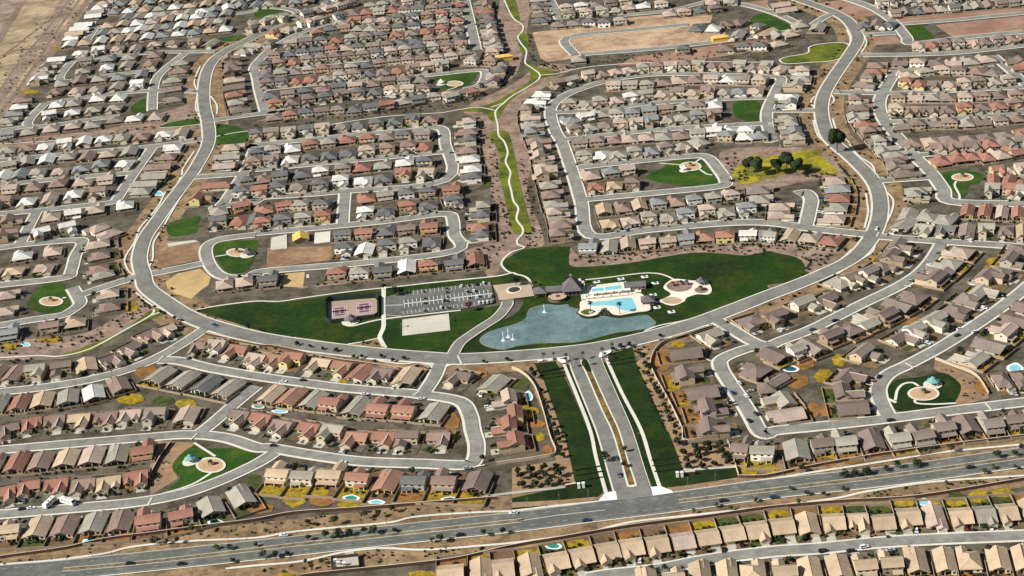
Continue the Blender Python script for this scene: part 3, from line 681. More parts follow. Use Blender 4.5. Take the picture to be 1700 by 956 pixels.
def kind_twohip(v):     # two storeys under a hipped roof, front garage wing
    W, D = (11.8, 11.5) if v == 0 else (12.2, 10.0); x0, x1, y0, y1 = -W/2, W/2, -2, -2+D; ze, zr = 5.5, 7.9
    wl = MB(); wl.box(x0, x1, y0, y1, 0, ze, top=False)
    rf = MB(); inf = hip_roof(rf, x0, x1, y0, y1, ze, zr); tr = MB(); hip_trim(tr, inf)
    gx0, gx1 = x0+.1, x0+6.2; gy = y0-6
    wl.box(gx0, gx1, gy, y0+.02, 0, 2.85, top=False); wl.add([(gx0, gy, 2.85), (gx1, gy, 2.85), ((gx0+gx1)/2, gy, 4.25)], [(0, 1, 2)])
    gf = MB(); gable_roof(gf, gx0, gx1, gy, y0-.02, 2.9, 4.5, ends=(1, 0))
    ps = [('wall', None, 'wall', wl), ('roof', None, 'roof', rf), ('ridge_cap', 'roof', 'trim', tr), ('garage_roof', None, 'roof', gf)]
    if v == 1:
        pr = MB(); pr.add([(x0+.2, y1, 3.0), (x0+6.4, y1, 3.0), (x0+6.4, y1+3.2, 2.5), (x0+.2, y1+3.2, 2.5), (x0+.2, y1, 2.8), (x0+6.4, y1, 2.8), (x0+6.4, y1+3.2, 2.3), (x0+.2, y1+3.2, 2.3)], [(0,1,2,3), (7,6,5,4), (3,2,6,7), (1,5,6,2), (4,0,3,7)])
        ps.append(('patio_roof', None, 'roof', pr))
        for px_ in (x0+.5, x0+6.1):
            q = MB(); q.box(px_-.2, px_+.2, y1+2.7, y1+3.1, 0, 2.35); ps.append(('patio_post', None, 'wall', q))
    ps += [('garage_door', None, 'garage', win('f', (gx0+gx1)/2, .05, 4.8, 2.2, gy)), ('front_door', None, 'door', win('f', gx1+1, .05, 1.1, 2.1, y0))]
    for u in (-3.6, 0, 3.6): ps.append(('window', None, 'glass', win('b', u, 3.6, 1.5, 1.3, y1)))
    for u in (-3, 2.6): ps.append(('window', None, 'glass', win('f', u, 3.6, 1.6, 1.3, y0)))
    ps += [('window', None, 'glass', win('b', -2.8, .2, 2.6, 2, y1)), ('window', None, 'glass', win('b', 3, .9, 1.8, 1.3, y1)), ('window', None, 'glass', win('f', x1-1.8, .9, 1.8, 1.4, y0)), ('window', None, 'glass', win('l', 3, 3.6, 1.3, 1.2, x0)), ('window', None, 'glass', win('r', 3, 3.6, 1.3, 1.2, x1))]
    return ps
def kind_wide(v):       # one storey, broad gable with the ridge across, porch notch in front
    W, D = 12.4, (16.0 if v == 0 else 17.0); x0, x1, y0, y1 = -W/2, W/2, -D/2, D/2; ze, zr = 2.9, 5.9
    wl = MB(); gwall(wl, x0+.2, x1-.2, y0+3.2, y1-.3, ze); wl.box(x0+.2, x0+6.2, y0+.3, y0+3.22, 0, ze, top=False)
    for x, fl in ((x0+.2, 0), (x1-.2, 1)): wl.add([(x, y0+.2, ze-.1), (x, y1-.2, ze-.1), (x, 0, zr-.25)], [(0, 1, 2), (2, 1, 0)])
    rf = MB(); gable_roof(rf, x0, x1, y0, y1, ze, zr, 'x'); tr = MB(); gable_trim(tr, x0, x1, y0, y1, ze, zr, 'x')
    ps = [('wall', None, 'wall', wl), ('roof', None, 'roof', rf), ('ridge_cap', 'roof', 'trim', tr)]
    if v == 1:
        gf = MB(); gable_roof(gf, x0+.3, x0+6.3, y0-3.2, y0+5.5, ze, 4.6, ends=(1, 0)); ps.append(('garage_roof', None, 'roof', gf)); wl.box(x0+.5, x0+6.1, y0-3, y0+.31, 0, ze, top=False); wl.add([(x0+.5, y0-3, ze), (x0+6.1, y0-3, ze), (x0+3.3, y0-3, 4.35)], [(0, 1, 2)])
    gy = y0+.3 if v == 0 else y0-3
    q = MB(); q.box(x1-.7, x1-.3, y0+.2, y0+.6, 0, ze-.15); ps.append(('patio_post', None, 'wall', q))
    ps += [('garage_door', None, 'garage', win('f', x0+3.3, .05, 4.7, 2.2, gy)), ('front_door', None, 'door', win('f', x0+7.3, .05, 1.1, 2.1, y0+3.2)), ('window', None, 'glass', win('f', x1-2.3, .9, 2.0, 1.4, y0+3.2)),
           ('window', None, 'glass', win('b', -2.5, .2, 2.6, 2.0, y1-.3)), ('window', None, 'glass', win('b', 3, .9, 1.6, 1.3, y1-.3)), ('window', None, 'glass', win('l', 2, 1, 1.5, 1.2, x0+.2)), ('window', None, 'glass', win('r', 2, 1, 1.5, 1.2, x1-.2))]
    return ps
KINDS = {'6': kind_wide, '1': kind_gable, '2': kind_two, '3': kind_ell, '4': kind_hip, '5': kind_twohip}
KWORD = {'6': 'broad-roofed bungalow', '1': 'gabled bungalow', '2': 'two-storey house', '3': 'L-shaped bungalow', '4': 'hip-roofed bungalow', '5': 'hip-roofed two-storey house'}
GX = {'6': (-2.9, -8), '1': (-2.9, -10), '2': (2.8, -9), '3': (-2.9, -10), '4': (3.2, -10.8), '5': (-2.8, -8)}   # garage centre x, garage front y
PROTO = {}
for k_ in KINDS:
    for v_ in (0, 1):
        for mir in (0, 1):
            parts = []
            for nm, par, mk, mb in KINDS[k_](v_):
                if mir: mb = MB().xf(mb, sc=(-1, 1, 1))
                me = mb.mesh(nm, 'glass' if mk == 'glass' else {'wall': 'wall_c', 'roof': 'roof_t', 'trim': 'trim', 'garage': 'garage', 'door': 'door'}[mk])
                parts.append((nm, par, mk, mb, me))
            PROTO[(k_, v_, mir)] = parts
FARMATS = ['roof_'+k for k in ROOF] + ['wall_'+k for k in WALLC] + ['trim', 'garage', 'door', 'glass']
FIX = {n: i for i, n in enumerate(FARMATS)}
FAR = MB()
def put_house(near, code, loc, ang, sc, wall, label=None, group=None, v=0, mir=0):
    rc, kd = code[0], code[1]
    parts = PROTO[(kd, v, mir)]
    if not near:
        for nm, par, mk, mb, me in parts:
            if nm in ('patio_post', 'barge_board', 'front_door', 'ridge_cap'): continue
            mname = {'roof': 'roof_'+rc, 'wall': 'wall_'+wall}.get(mk, mk)
            FAR.xf(mb, ang, loc, sc, FIX[mname])
        return None
    t = thing('house', label, 'house', loc, ang, group, sc)
    made = {}
    for nm, par, mk, mb, me in parts:
        o = bpy.data.objects.new(nm, me); COL.objects.link(o); o.parent = made[par] if par else t
        made.setdefault(nm, o)
        if mk in ('roof', 'wall') or nm == 'ridge_cap':
            s_ = o.material_slots[0]; s_.link = 'OBJECT'; s_.material = MATS['ridge_'+rc if nm == 'ridge_cap' else 'roof_'+rc if mk == 'roof' else 'wall_'+wall]
    return t

YARD = {k: MB() for k in ('yard_dirt', 'yard_orange', 'yard_yellow', 'yard_green', 'yard_gravel')}
LOT = MB(); LOT2 = MB(); DRIVE = MB(); FARWALL = MB()
NEAR_N = [0]
WT = {'t': 'ctcb', 'p': 'ctcw', 'b': 'tctb', 'r': 'ctty', 'o': 'cty', 'g': 'gctw', 'd': 'gtwc', 'w': 'cwgt', 'm': 'tgcb', 's': 'gtw', 'y': 'yc', 'k': 'tgc'}
ORD = ['first', 'second', 'third', 'fourth', 'fifth', 'sixth', 'seventh', 'eighth', 'ninth', 'tenth', 'eleventh', 'twelfth', 'thirteenth', 'fourteenth', 'fifteenth']
HOUSES = []      # (loc, ang, near, code, where, rowdesc, mir, front dir)
FAR_FRONT = []
zy = [.20]
def resample(pts, n):
    if n == 1: return [pts[0]]
    L = [0]
    for a, b in zip(pts, pts[1:]): L.append(L[-1]+(b-a).length)
    out = []
    for i in range(n):
        d = L[-1]*i/(n-1); j = 0
        while j < len(L)-2 and L[j+1] < d: j += 1
        t = (d-L[j])/max(1e-6, L[j+1]-L[j]); out.append(pts[j].lerp(pts[j+1], t))
    return out
def row(desc, s, front, codes=None, n=None, pal='tpbg', types='1134', yards='ddog', back=15.0, fr=15.0, hz=3.6, walls=True, width=None, seed=None, group=None, smax=1.2, deep=1.0, lot=None):
    """one street side of houses. s: roof centres in the photo, front: u/d/l/r = the way the doors look in the photo"""
    rnd = random.Random(s if seed is None else seed)
    pts = G(s, hz)
    if codes: codes = codes.split(); n = len(codes)
    n = n or len(pts)
    ps = pts if len(pts) == n else resample(smooth(pts, k=8), n)
    m = len(ps)
    dirs = []
    for i in range(m):
        t = ps[min(i+1, m-1)]-ps[max(i-1, 0)]
        if m == 1: t = Vector((1, 0, 0)) if front in 'ud' else Vector((.15, -1, 0))
        t.z = 0; t.normalize(); dirs.append(t)
    for _ in range(2): dirs = [(dirs[max(i-1, 0)]+dirs[i]*2+dirs[min(i+1, m-1)]).normalized() for i in range(m)]
    ex, ey = {'u': (0, -1), 'd': (0, 1), 'l': (-1, 0), 'r': (1, 0)}[front]
    fronts = []
    for p, t in zip(ps, dirs):
        nn = Vector((-t.y, t.x, 0)); a = proj(p); b = proj(p+nn*10)
        if (b[0]-a[0])*ex+(b[1]-a[1])*ey < 0: nn = -nn
        fronts.append(nn)
    near = desc is not None
    vert = front in 'lr'
    order = sorted(range(m), key=lambda i: proj(ps[i])[1 if vert else 0]); rank = {i: k for k, i in enumerate(order)}
    lines = []
    wb = MB()
    for i, p in enumerate(ps):
        t, f = dirs[i], fronts[i]
        pit = (ps[min(i+1, m-1)]-ps[max(i-1, 0)]).length/max(1, min(i+1, m-1)-max(i-1, 0)) if m > 1 else 15
        pit = max(11.5, min(20, pit)); pw = width or pit
        ang = math.atan2(f.y, f.x)+math.pi/2
        code = codes[i] if codes else rnd.choice(pal)+rnd.choice(types)
        mir = rnd.randint(0, 1); v = rnd.randint(0, 1)
        if len(code) > 2: mir = int(code[2])
        if len(code) > 3: v = int(code[3])
        sx = min(smax, max(.80, (pw-(3.1 if desc else 1.5))/12.1)); sc = (sx*rnd.uniform(.97, 1.02), rnd.uniform(.95, 1.03)*deep*(1.0 if desc else 1.08), rnd.uniform(.97, 1.05)*(1.0 if desc else 1.15))
        loc = (p.x, p.y, .22)
        rk = rank[i]
        if rk < 15 and rk <= m-1-rk: wh = f"{ORD[rk]} from {'the top' if vert else 'left'}"
        else: wh = f"{ORD[m-1-rk]} from {'the bottom' if vert else 'right'}"
        wall = rnd.choice(WT[code[0]])
        if near:
            if m == 1: lab = f"{RNAME[code[0]]} {KWORD[code[1]]} {desc}"
            else: lab = f"{RNAME[code[0]]} {KWORD[code[1]]}, {wh}, {desc}"
            NEAR_N[0] += 1
        else: lab = None
        put_house(near, code, loc, ang, sc, wall, lab, group or (f"houses in the {desc}" if near and m > 1 else None), v, mir)
        HOUSES.append((Vector(loc), ang, near, code, wh, desc, mir, f, sc, m))
        # lot ground, yard, drive
        zy[0] += .0002
        def q(u, w_): return p+t*u+f*w_
        hw = pw/2
        (LOT2 if lot else LOT).add([(*q(-hw, -back).xy, zy[0]), (*q(hw, -back).xy, zy[0]), (*q(hw, fr).xy, zy[0]), (*q(-hw, fr).xy, zy[0])], [(0, 1, 2, 3) if f.cross(t).z < 0 else (3, 2, 1, 0)])
        yc = {'d': 'yard_dirt', 'o': 'yard_orange', 'y': 'yard_yellow', 'g': 'yard_gravel', 'n': 'yard_green'}[rnd.choice(yards)]
        y1 = -(6+rnd.uniform(0, 3)); ins = rnd.uniform(.2, 2.2); z2 = .245+zy[0]*.1
        qs = [q(-hw+ins*rnd.random(), y1), q(hw-ins, y1), q(hw-ins*rnd.random(), -back+.4), q(-hw+ins, -back+.4)]
        if yc in ('yard_yellow', 'yard_green'):
            cx = sum(qs, Vector())/4; qs = smooth([cx+(a-cx)*.86 for a in qs], True, 4, .1)
        YARD[yc].poly(qs, z2)
        if rnd.random() < .6:
            yf = rnd.choice(['yard_gravel', 'yard_dirt', 'yard_gravel', 'yard_green'])
            qs = [q(-hw+.5, 6), q(hw-.5, 6), q(hw-.5, fr-3), q(-hw+.5, fr-3)]; YARD[yf].poly(qs, z2+.004)
        gx, gy = GX[code[1]]; gx = (gx if not mir else -gx)*sc[0]
        # local x axis after rotation
        lx = Vector((math.cos(ang), math.sin(ang), 0))
        a0 = p+lx*(gx-2.7*sc[0])+f*(-gy*sc[1]-.3); b0 = p+lx*(gx+2.7*sc[0])+f*(-gy*sc[1]-.3)
        a1 = p+lx*(gx-2.9*sc[0])+f*(fr+.5); b1 = p+lx*(gx+2.9*sc[0])+f*(fr+.5)
        DRIVE.poly([a0, b0, b1, a1], .29)
        lines.append((p, t, f, hw))
        if walls:
            tgt = wb if near else FARWALL
            def wall_seg(a, b):
                a = Vector((a.x, a.y, .2)); b = Vector((b.x, b.y, .2)); tgt.bar(a, b, .22, 1.75)
            wall_seg(q(-hw, -back), q(hw, -back)); wall_seg(q(-hw, -back+.12), q(-hw, 1.5))
            if i == m-1 or (ps[i+1]-p).length > pit*1.35: wall_seg(q(hw, -back+.12), q(hw, 1.5))
    if near and walls and m > 1:
        wb.build('yard_wall', 'block_wall', label=f"tan block wall around the back yards, {desc}", category='garden wall')
    return ps
# ------------------------------------------------------------------ the rows (near ones first)
B = 'Ba'
row('row just below the highway', "13:1290,935 1490,918 1640,897 23:120,885 295,850 465,815 635,785 795,758 965,738 1135,715 1300,690 1465,665 1625,645 33:95,618 265,608 435,590 600,590 765,590 935,555 1105,558 1280,550 1440,540 1590,525 1745,515",
    'd', codes="t6 t1 t6 t1 t6 t6 t6 t6 t6 p6 t6 t6 t6 t6 t1 t6 t31 t6 t6 p1 t6 g6 t6 t1", yards='yyodn', back=21, fr=17, lot=1)
row('bottom row below the lowest street', "23:900,985 1070,965 1250,945 1430,938 1600,925 33:110,915 280,912 470,893 640,875 815,858 985,852 1175,850 1335,838 1530,842 1690,838", 'u', codes="t1 t2 t1 t1 t4 t2 t1 t1 t2 t2 t1 t1 t4 t1 t1", yards='dyog', fr=16, back=15)
row('row backing highway right of avenue', "23:1525,98 1665,118 33:190,120 350,72 505,55 690,52 860,32 1010,14 32:1150,915 1320,905 1480,893 1630,868 1790,850", 'u', codes="m2 g2 g1 m2 g2 m1 g2 k2 k2 m1 k2 m2 k1", yards='yood', back=19, fr=14, lot=1)
row('column beside avenue right lawn', "22:1150,430 1185,575 1260,690 1330,800 1345,930", 'r', codes="m1 m2 m1 m2 m2", yards='yoo', back=19, fr=15, smax=1.34, lot=1)
row('row below loop road, right side', "22:1330,315 1600,215 32:60,200 250,110 400,78 31:480,915 570,905 690,862 760,815 845,755 890,685", 'd', codes="g3 m4 m2 g2 m3 g4 m2 k2 m4 m2 k2", yards='ydg', back=14, fr=14, smax=1.34, lot=1)
row('second diagonal row, right tract', "22:1610,545 32:45,440 170,405 290,385 400,310 540,270 640,220 760,170 870,110 960,60 31:1080,890 1140,845 1200,790 1270,715", 'u', codes="m4 m1 g2 k1 m2 m4 g3 m2 k1 m4 m2 k3 g4 p4", yards='oyod', back=15, fr=13, smax=1.34, lot=1)
row('third diagonal row, right tract', "32:545,590 650,440 900,330 1000,290 1130,225 1250,150 1330,70 1430,25 31:1480,890 1550,850 1630,775 1675,700", 'd', codes="m3 k2 m3 g2 g2 m4 k4 g3 m2 k4 m2 m4", yards='oydn', back=14, fr=14, smax=1.34, lot=1)
row('column right of the avenue-side street', "22:1690,650 32:45,620 75,745 130,835", 'l', codes="m4 k1 g3 p1", yards='oy', back=14, fr=13, smax=1.34, lot=1)
row('pair inside the curved street bend', "32:530,680 560,790", 'r', codes="m3 m1", yards='yn', back=16, fr=14, smax=1.34, lot=1)
row('right row beyond curved street', "32:1350,460 1480,375 1550,290 1650,215 1740,130", 'u', codes="g3 k1 p2 m1 m1", yards='oyd', back=15, fr=14, smax=1.34, lot=1)
row('houses right of gazebo park', "32:1560,615 1690,600", 'd', codes="m4 m4", yards='oy', back=14, fr=13, smax=1.34, lot=1)
row('left row backing onto highway', "03:-90,665 70,640 250,630 430,622 620,602 800,592 990,575 1200,545 1400,492 1600,425", 'u', codes="t1 t2 t1 b1 g1 b1 r2 r2 g1 g1", yards='donn', back=20, fr=15)
row('left row facing parked motorhomes', "03:30,405 190,365 370,352 550,350 720,335 900,300", 'd', codes="r3 r3 r31 b3 t30 r31", yards='dd', back=14, fr=14)
row('left row beside triangular park', "03:-50,215 110,200 270,190 440,172 610,155 780,145 950,118", 'u', codes="b1 r1 b1 t1 p1 g1 r2", yards='dd', back=13, fr=13)
row('left row facing long street', "02:60,935 210,895 360,882 520,872 700,862 860,842 1030,850 1240,840", 'd', codes="m3 r3 b3 t3 b3 p3 k2 p1", yards='dydd', back=13, fr=14)
row('left row below curving street', "02:-20,770 130,760 280,740 450,720 620,695 790,640", 'u', codes="g1 r1 t1 g1 w1 b1", yards='ddy', back=13, fr=13)
row('short row above dark yards', "02:1060,575 1210,605 1370,635 1510,665", 'u', codes="g1 g1 d1 g1", yards='gny', back=15, fr=13)
row('row under green drainage strip', "02:-20,560 90,565 230,560 405,535 570,510 740,478 870,400 1000,310 1120,275", 'd', codes="b1 b1 g2 m2 t1 m3 k3 b3 p3", yards='dng', back=14, fr=15)
row('row below loop road, left side', "02:1310,390 1430,375 1570,412 1690,468 12:110,475 240,478 420,502 560,522 690,560 830,568 1000,580", 'd', codes="b3 p3 r3 p3 o3 r2 t3 o3 r1 m3 t1", yards='gdyn', back=14, fr=15)
row('corner pair by loop road', "12:1350,590 1580,632", 'd', codes="m3 g1", yards='on', back=14, fr=13)
row('row backing onto red-roofed row', "12:100,702 230,722 380,738 510,752 670,785 830,792 1000,803 1180,822", 'u', codes="t1 o1 g1 r2 g1 r2 r2 g1", yards='dgd', back=13, fr=14)
row('row above the long bottom street', "13:-120,-106 20,-88 160,-40 340,-24 500,8 660,40 840,36 1000,48 1208,40", 'd', codes="m3 r3 b3 r3 g2 o3 r3 m2 b3", yards='dg', back=13, fr=14)
row('bottom-centre row above highway', "13:165,268 325,285 505,275 690,295 870,325 1060,315 1260,315 1470,325", 'u', codes="t2 g2 t2 r2 o1 d2 b2 m1", yards='dyyo', back=24, fr=14, lot=1)
row('red column left of avenue', "12:1650,740 1690,850 13:1650,-40 1690,70", 'l', codes="p2 r2 r2 r2", yards='yog', back=15, fr=13)
row('row facing ring park, far left', "02:60,290 330,250 500,222", 'u', codes="s2 b2 t4", yards='ng', back=14, fr=13)
row('pair beside yellow corner yard', "02:720,32 720,120", 'l', codes="p4 b4", yards='yg', back=15, fr=13)
row('pair left of ring park', "02:50,40 30,150", 'r', codes="p4 p4", yards='g', back=13, fr=13)
row('row behind the park parking lot', "11:85,895 540,845 690,845 845,835 1000,815 1145,795 1315,785 1455,765", 'u', codes="d2 r5 g5 d2 w1 r5 d2 r1", yards='ddgn', back=14, fr=13)
row('pair facing looping street', "01:1490,925 1620,905", 'u', codes="p4 p4", yards='dg', back=13, fr=13)
row('row right of the bare lot', "11:580,692 720,692 870,672 1010,655 1165,642", 'd', codes="d5 w1 d5 g5 d4", yards='dg', back=14, fr=14, hz=4.5)
row('row behind the bare-lot row', "11:580,582 720,575 860,562 1000,548 1150,535", 'u', codes="d2 r2 d4 m2 r2", yards='dg', back=14, fr=13, hz=5)
row('row backing onto large lawn', "21:510,672 645,675 770,652 895,645 1030,635 1150,615 1280,605 1415,598 1570,592 1690,592 31:20,600 150,602 280,612 420,632", 'u', codes="s2 g1 p1 p2 p2 s2 o4 r5 w2 s2 g2 t1 p4 r4", yards='gd', back=13, fr=12, hz=4.2)
row('second row above large lawn', "21:650,522 785,502 910,485 1035,482 1155,462 1295,440 1420,445 1560,425", 'd', codes="t4 p4 g5 g4 s5 p5 g4 s5", yards='gd', back=13, fr=13, hz=4.2)
row('first row right of loop junction', "31:905,530 1030,560 1180,565 1320,572 1450,572 1580,575 1690,575", 'd', codes="g1 g3 d3 k1 g2 m4 t1", yards='dgy', back=13, fr=15)
row('red row behind junction row', "31:1325,440 1440,442 1555,452 1660,452", 'u', codes="r1 r1 p1 r1", yards='dg', back=13, fr=12)
row('left row above junction stub', "11:40,522 175,502 310,492 440,478", 'd', codes="r5 d5 g5 r5", yards='dg', back=13, fr=13, hz=4.5)
row('right row above junction stub', "11:725,452 855,442 1005,410 1140,402 1310,372", 'd', codes="w5 d4 r5 d4 d5", yards='dg', back=13, fr=13, hz=4.5)
row('row above the left junction row', "11:50,425 185,398 300,388 440,388", 'u', codes="o4 r2 g5 d5", yards='dg', back=13, fr=13, hz=4.5)
row('row above the right junction row', "11:730,350 855,328 1000,312 1140,302 1300,292", 'u', codes="r4 g2 d5 d5 r2", yards='dg', back=13, fr=13, hz=4.5)
row('column beside the green corridor', "11:1480,410 1485,470 1475,540 1480,600", 'l', codes="g5 d5 o4 d5", yards='dd', back=14, fr=12, hz=4.5)
row('third row above large lawn', "21:610,425 735,412 845,395 970,382 1090,372 1205,355 1330,342 1450,325", 'u', codes="t1 b4 t1 s5 b4 s5 g5 p5", yards='dg', back=13, fr=12, hz=4.2)
row('three houses facing oval lawn street', "21:560,278 680,272 800,265", 'd', codes="r4 t4 m5", yards='dg', back=12, fr=12)
row('cul-de-sac column by loop road', "31:440,240 465,292 470,352 460,415 430,492", 'l', codes="p4 s4 r4 g4 p4", yards='yod', back=15, fr=12)
row('left side of the cul-de-sac', "31:85,412 80,465", 'r', codes="p4 p4", yards='d', back=12, fr=12)
row('middle-left row under short street', "01:150,735 350,705", 'u', codes="w4 p4", yards='dg', back=12, fr=12)
row('middle-left row above park street', "01:-60,855 90,842 290,822", 'd', codes="p4 t4 p4", yards='dg', back=12, fr=13)
row('column left of loop road bend', "01:650,660 660,735 650,825 680,865", 'l', codes="p4 b4 b4 g4", yards='gn', back=17, fr=13)
print('near houses', NEAR_N[0])
# ------------------------------------------------------------------ further rows: one object in the end
Lf = 'wwggsbkp'; Mf = 'rddgkdbpwr'; Nf = 'rmddgkbgpmkdr'; Ef = 'ggspkpbgwb'; Rf = 'rmbpgkmkb'
def far(s, front, n=None, pal=Lf, types='4412', **k): 
    k.setdefault('back', 12); k.setdefault('fr', 12); k.setdefault('yards', 'dgdgo')
    row(None, s, front, n=n, pal=pal, types=types, **k)
far("01:640,560 720,595", 'd', 2); far("01:80,512 45,612", 'r', 2); far("01:280,600 450,562", 'd', 2); far("01:340,482 490,462 630,432 830,402", 'u', 4)
far("01:20,212 130,202 250,182 400,182 540,162 670,132 830,130", 'd', 7, 'wwsgwp'); far("01:60,140 180,115 310,102 450,78 580,82 720,62 860,48", 'u', 7)
far("01:-80,300 80,292 230,282 390,255 550,252 710,232", 'u', 6, 'gpbbp'); far("01:-100,390 20,392 180,382 330,362 490,335 650,328", 'd', 6, 'bbpwp')
far("01:1150,22 1110,82 1060,150 1030,212 970,262 935,312", 'l', 6, 'wgggtb'); far("01:50,42 180,27 300,17 430,2 00:560,937 690,922 810,912 940,907 1090,892 1200,882", 'd', 10, 'gpwwpb')
far("01:1545,20 1500,82 1490,142 1430,272 1330,370", 'r', 5, 'gprdr'); far("01:1450,442 1600,412", 'u', 2, 'gr'); far("01:1450,522 1590,512 1695,502", 'd', 3, 'rd')
Mk = dict(types='5524', hz=4.5, pal=Mf)
far("11:-100,320 20,312 140,292 280,277 425,272 560,247 710,237 845,222 975,197 1130,202", 'd', 10, **Mk)
far("11:-60,235 40,222 160,202 310,192 430,172 580,152 705,147 840,132 985,112 1120,102", 'u', 10, **Mk)
far("11:-20,120 100,112 225,97 360,82 485,72 610,57 735,47 870,32 1010,22 1120,12", 'd', 10, **Mk)
far("11:0,50 110,30 240,20 10:360,950 480,940 605,920 740,910 870,900 985,885 1115,885", 'u', 10, **Mk)
far("10:0,890 100,882 215,877 330,862 440,852 570,832 690,827 800,822 920,802 1040,792 1155,787", 'd', 11, **Mk)
far("10:1390,812 1400,880 11:1400,25 1410,95 1430,155 1420,222", 'l', 7, **Mk)
Nk = dict(types='5524', hz=4.5, pal=Nf, back=11, fr=11)
far("10:120,770 430,732 745,708 1050,652 1390,612", 'u', 13, **Nk); far("10:130,687 345,662 560,632 775,607 1110,592", 'd', 10, **Nk)
far("10:100,627 300,607 510,572 700,557 900,527 1100,522", 'u', 10, **Nk); far("10:75,552 380,522 670,492 960,462 1235,432", 'd', 13, **Nk)
far("10:70,492 360,457 640,437 920,397 1200,377 1390,352", 'u', 15, **Nk); far("10:60,432 340,397 620,372 895,342 1170,312 1360,300", 'd', 15, **Nk)
far("10:130,355 310,342 600,312 870,292 1150,257 1340,247", 'u', 14, **Nk); far("10:230,292 490,267 775,242 1050,212 1335,187", 'd', 12, **Nk)
far("10:400,212 590,182 870,180 1140,152 1340,135", 'u', 11, **Nk); far("10:560,147 780,130 975,116 1150,100 1330,85", 'd', 9, **Nk)
far("10:650,80 920,60 1190,48 1340,25", 'u', 9, **Nk); far("10:760,45 1000,15 1330,-25", 'd', 8, **Nk); far("10:900,-20 1330,-70", 'u', 5, **Nk)
far("10:1510,10 1530,130 1555,240 1575,320", 'l', 11, **Nk); far("10:1450,355 1570,350", 'd', 2, **Nk); far("10:1440,395 1570,400", 'u', 2, **Nk); far("10:1620,440 1600,490 1560,540", 'l', 4, **Nk); far("10:1420,605 1290,635", 'u', 2, **Nk)
far("10:60,292 130,222 220,187 330,152 420,132 560,102", 'd', 6, **Nk); far("10:-10,190 80,140 180,115", 'd', 3, **Nk); far("10:330,85 480,50 620,15", 'u', 5, **Nk); far("10:0,140 100,118", 'u', 2, **Nk)
far("10:480,10 600,-20", 'd', 3, **Nk); far("10:0,30 150,20 350,0", 'd', 5, Lf)
far("00:1540,390 1545,470 1550,545 1555,605 1565,655 1590,725", 'r', 8, 'ggbmpr'); far("00:1620,340 1690,300", 'd', 2, 'gr')
Wk = dict(types='4412', pal=Lf, back=11, fr=11)
far("00:50,892 190,872 340,852 485,832 615,827 765,792 890,782 1040,772", 'u', 8, **Wk); far("00:330,772 480,747 620,727 760,717", 'd', 4, **Wk); far("00:50,800 110,730 150,660", 'r', 4, **Wk)
far("00:380,692 490,682 650,652 790,647", 'u', 4, **Wk); far("00:370,607 510,602 640,592 775,572 910,567", 'd', 5, **Wk); far("00:410,552 530,532 660,522 790,512 940,492", 'u', 5, **Wk)
far("00:550,472 710,447 840,432 1000,422", 'd', 4, **Wk); far("00:380,392 320,450 290,490 260,540", 'r', 4, **Wk); far("00:580,402 720,387 860,377 1030,362", 'u', 4, **Wk)
far("00:530,352 655,342 780,322 900,322 1030,292 1150,282 1290,287 1400,287", 'd', 8, **Wk); far("00:1200,415 1190,470 1150,530 1140,590 1150,660", 'l', 5, **Wk)
Xk = dict(types='41', pal='wwgpwst', back=10, fr=10)
far("00:460,292 650,272 900,250 1200,220 1500,190", 'u', 11, **Xk); far("00:680,217 930,192 1195,167 1460,137", 'd', 10, **Xk); far("00:720,167 1000,140 1300,105 1500,87", 'u', 9, **Xk)
far("00:840,112 1100,92 1350,72 1600,32", 'd', 10, **Xk); far("00:760,75 1100,50 1400,22 1680,-10", 'u', 10, **Xk); far("00:800,22 1000,8 1200,-12", 'd', 5, **Xk); far("00:560,160 510,205 470,250", 'r', 4, **Xk); far("00:690,20 650,55 620,105", 'r', 4, **Xk)
Ek = dict(types='4452', pal=Ef, hz=4)
far("21:1640,300 1650,362", 'r', 2, **Ek); far("21:520,202 650,182 760,167", 'u', 3, **Ek)
far("21:480,82 595,72 705,67 815,55 920,45 1025,30 1130,15 20:1245,940", 'd', 8, **Ek); far("20:450,945 670,925 890,905 1100,895 1330,867 1560,865", 'u', 11, **Ek)
far("20:420,862 620,827 825,822 1030,792 1340,762", 'd', 10, **Ek); far("20:390,792 600,747 810,742 1020,717 1340,692", 'u', 10, **Ek); far("20:380,692 585,677 785,652 980,622 1285,612 1615,602", 'd', 13, **Ek)
far("20:680,562 940,552 1180,522 1460,522 1650,527", 'u', 10, **Ek); far("20:510,502 790,462 1085,442 1370,432 1690,442", 'd', 14, **Ek)
far("20:200,620 120,720 130,830 160,905 21:200,60 215,150 250,270 275,375 320,485 335,600", 'r', 17, **Ek); far("20:310,560 400,540", 'd', 2, **Ek)
far("30:200,472 225,520 170,572 130,642 130,692", 'l', 5, **Ek); far("30:120,782 130,832 150,882 165,925", 'l', 4, **Ek); far("20:1430,890 1550,900 1650,890", 'u', 3, **Ek)
Rk = dict(types='4453', pal=Rf, back=11, fr=11)
far("30:760,935 31:790,40 840,72 850,107 870,145 910,192", 'r', 6, **Rk); far("31:990,312 995,352", 'r', 2, **Rk); far("30:600,662 610,712 595,772 640,822 690,872 740,932", 'r', 6, **Rk); far("30:720,432 690,522 640,562", 'r', 4, **Rk)
far("31:1140,112 1250,92 1350,82 1450,82 1540,67 1640,42", 'u', 6, 'rrpg', types='443'); far("31:1530,192 1600,182 1690,175", 'd', 3, 'pr'); far("31:1500,250 1600,245 1690,260", 'u', 3, 'rr'); far("31:1490,312 1600,312 1690,322", 'd', 3, 'rrg'); far("31:930,475 1060,480 1180,500", 'u', 3, 'bg')
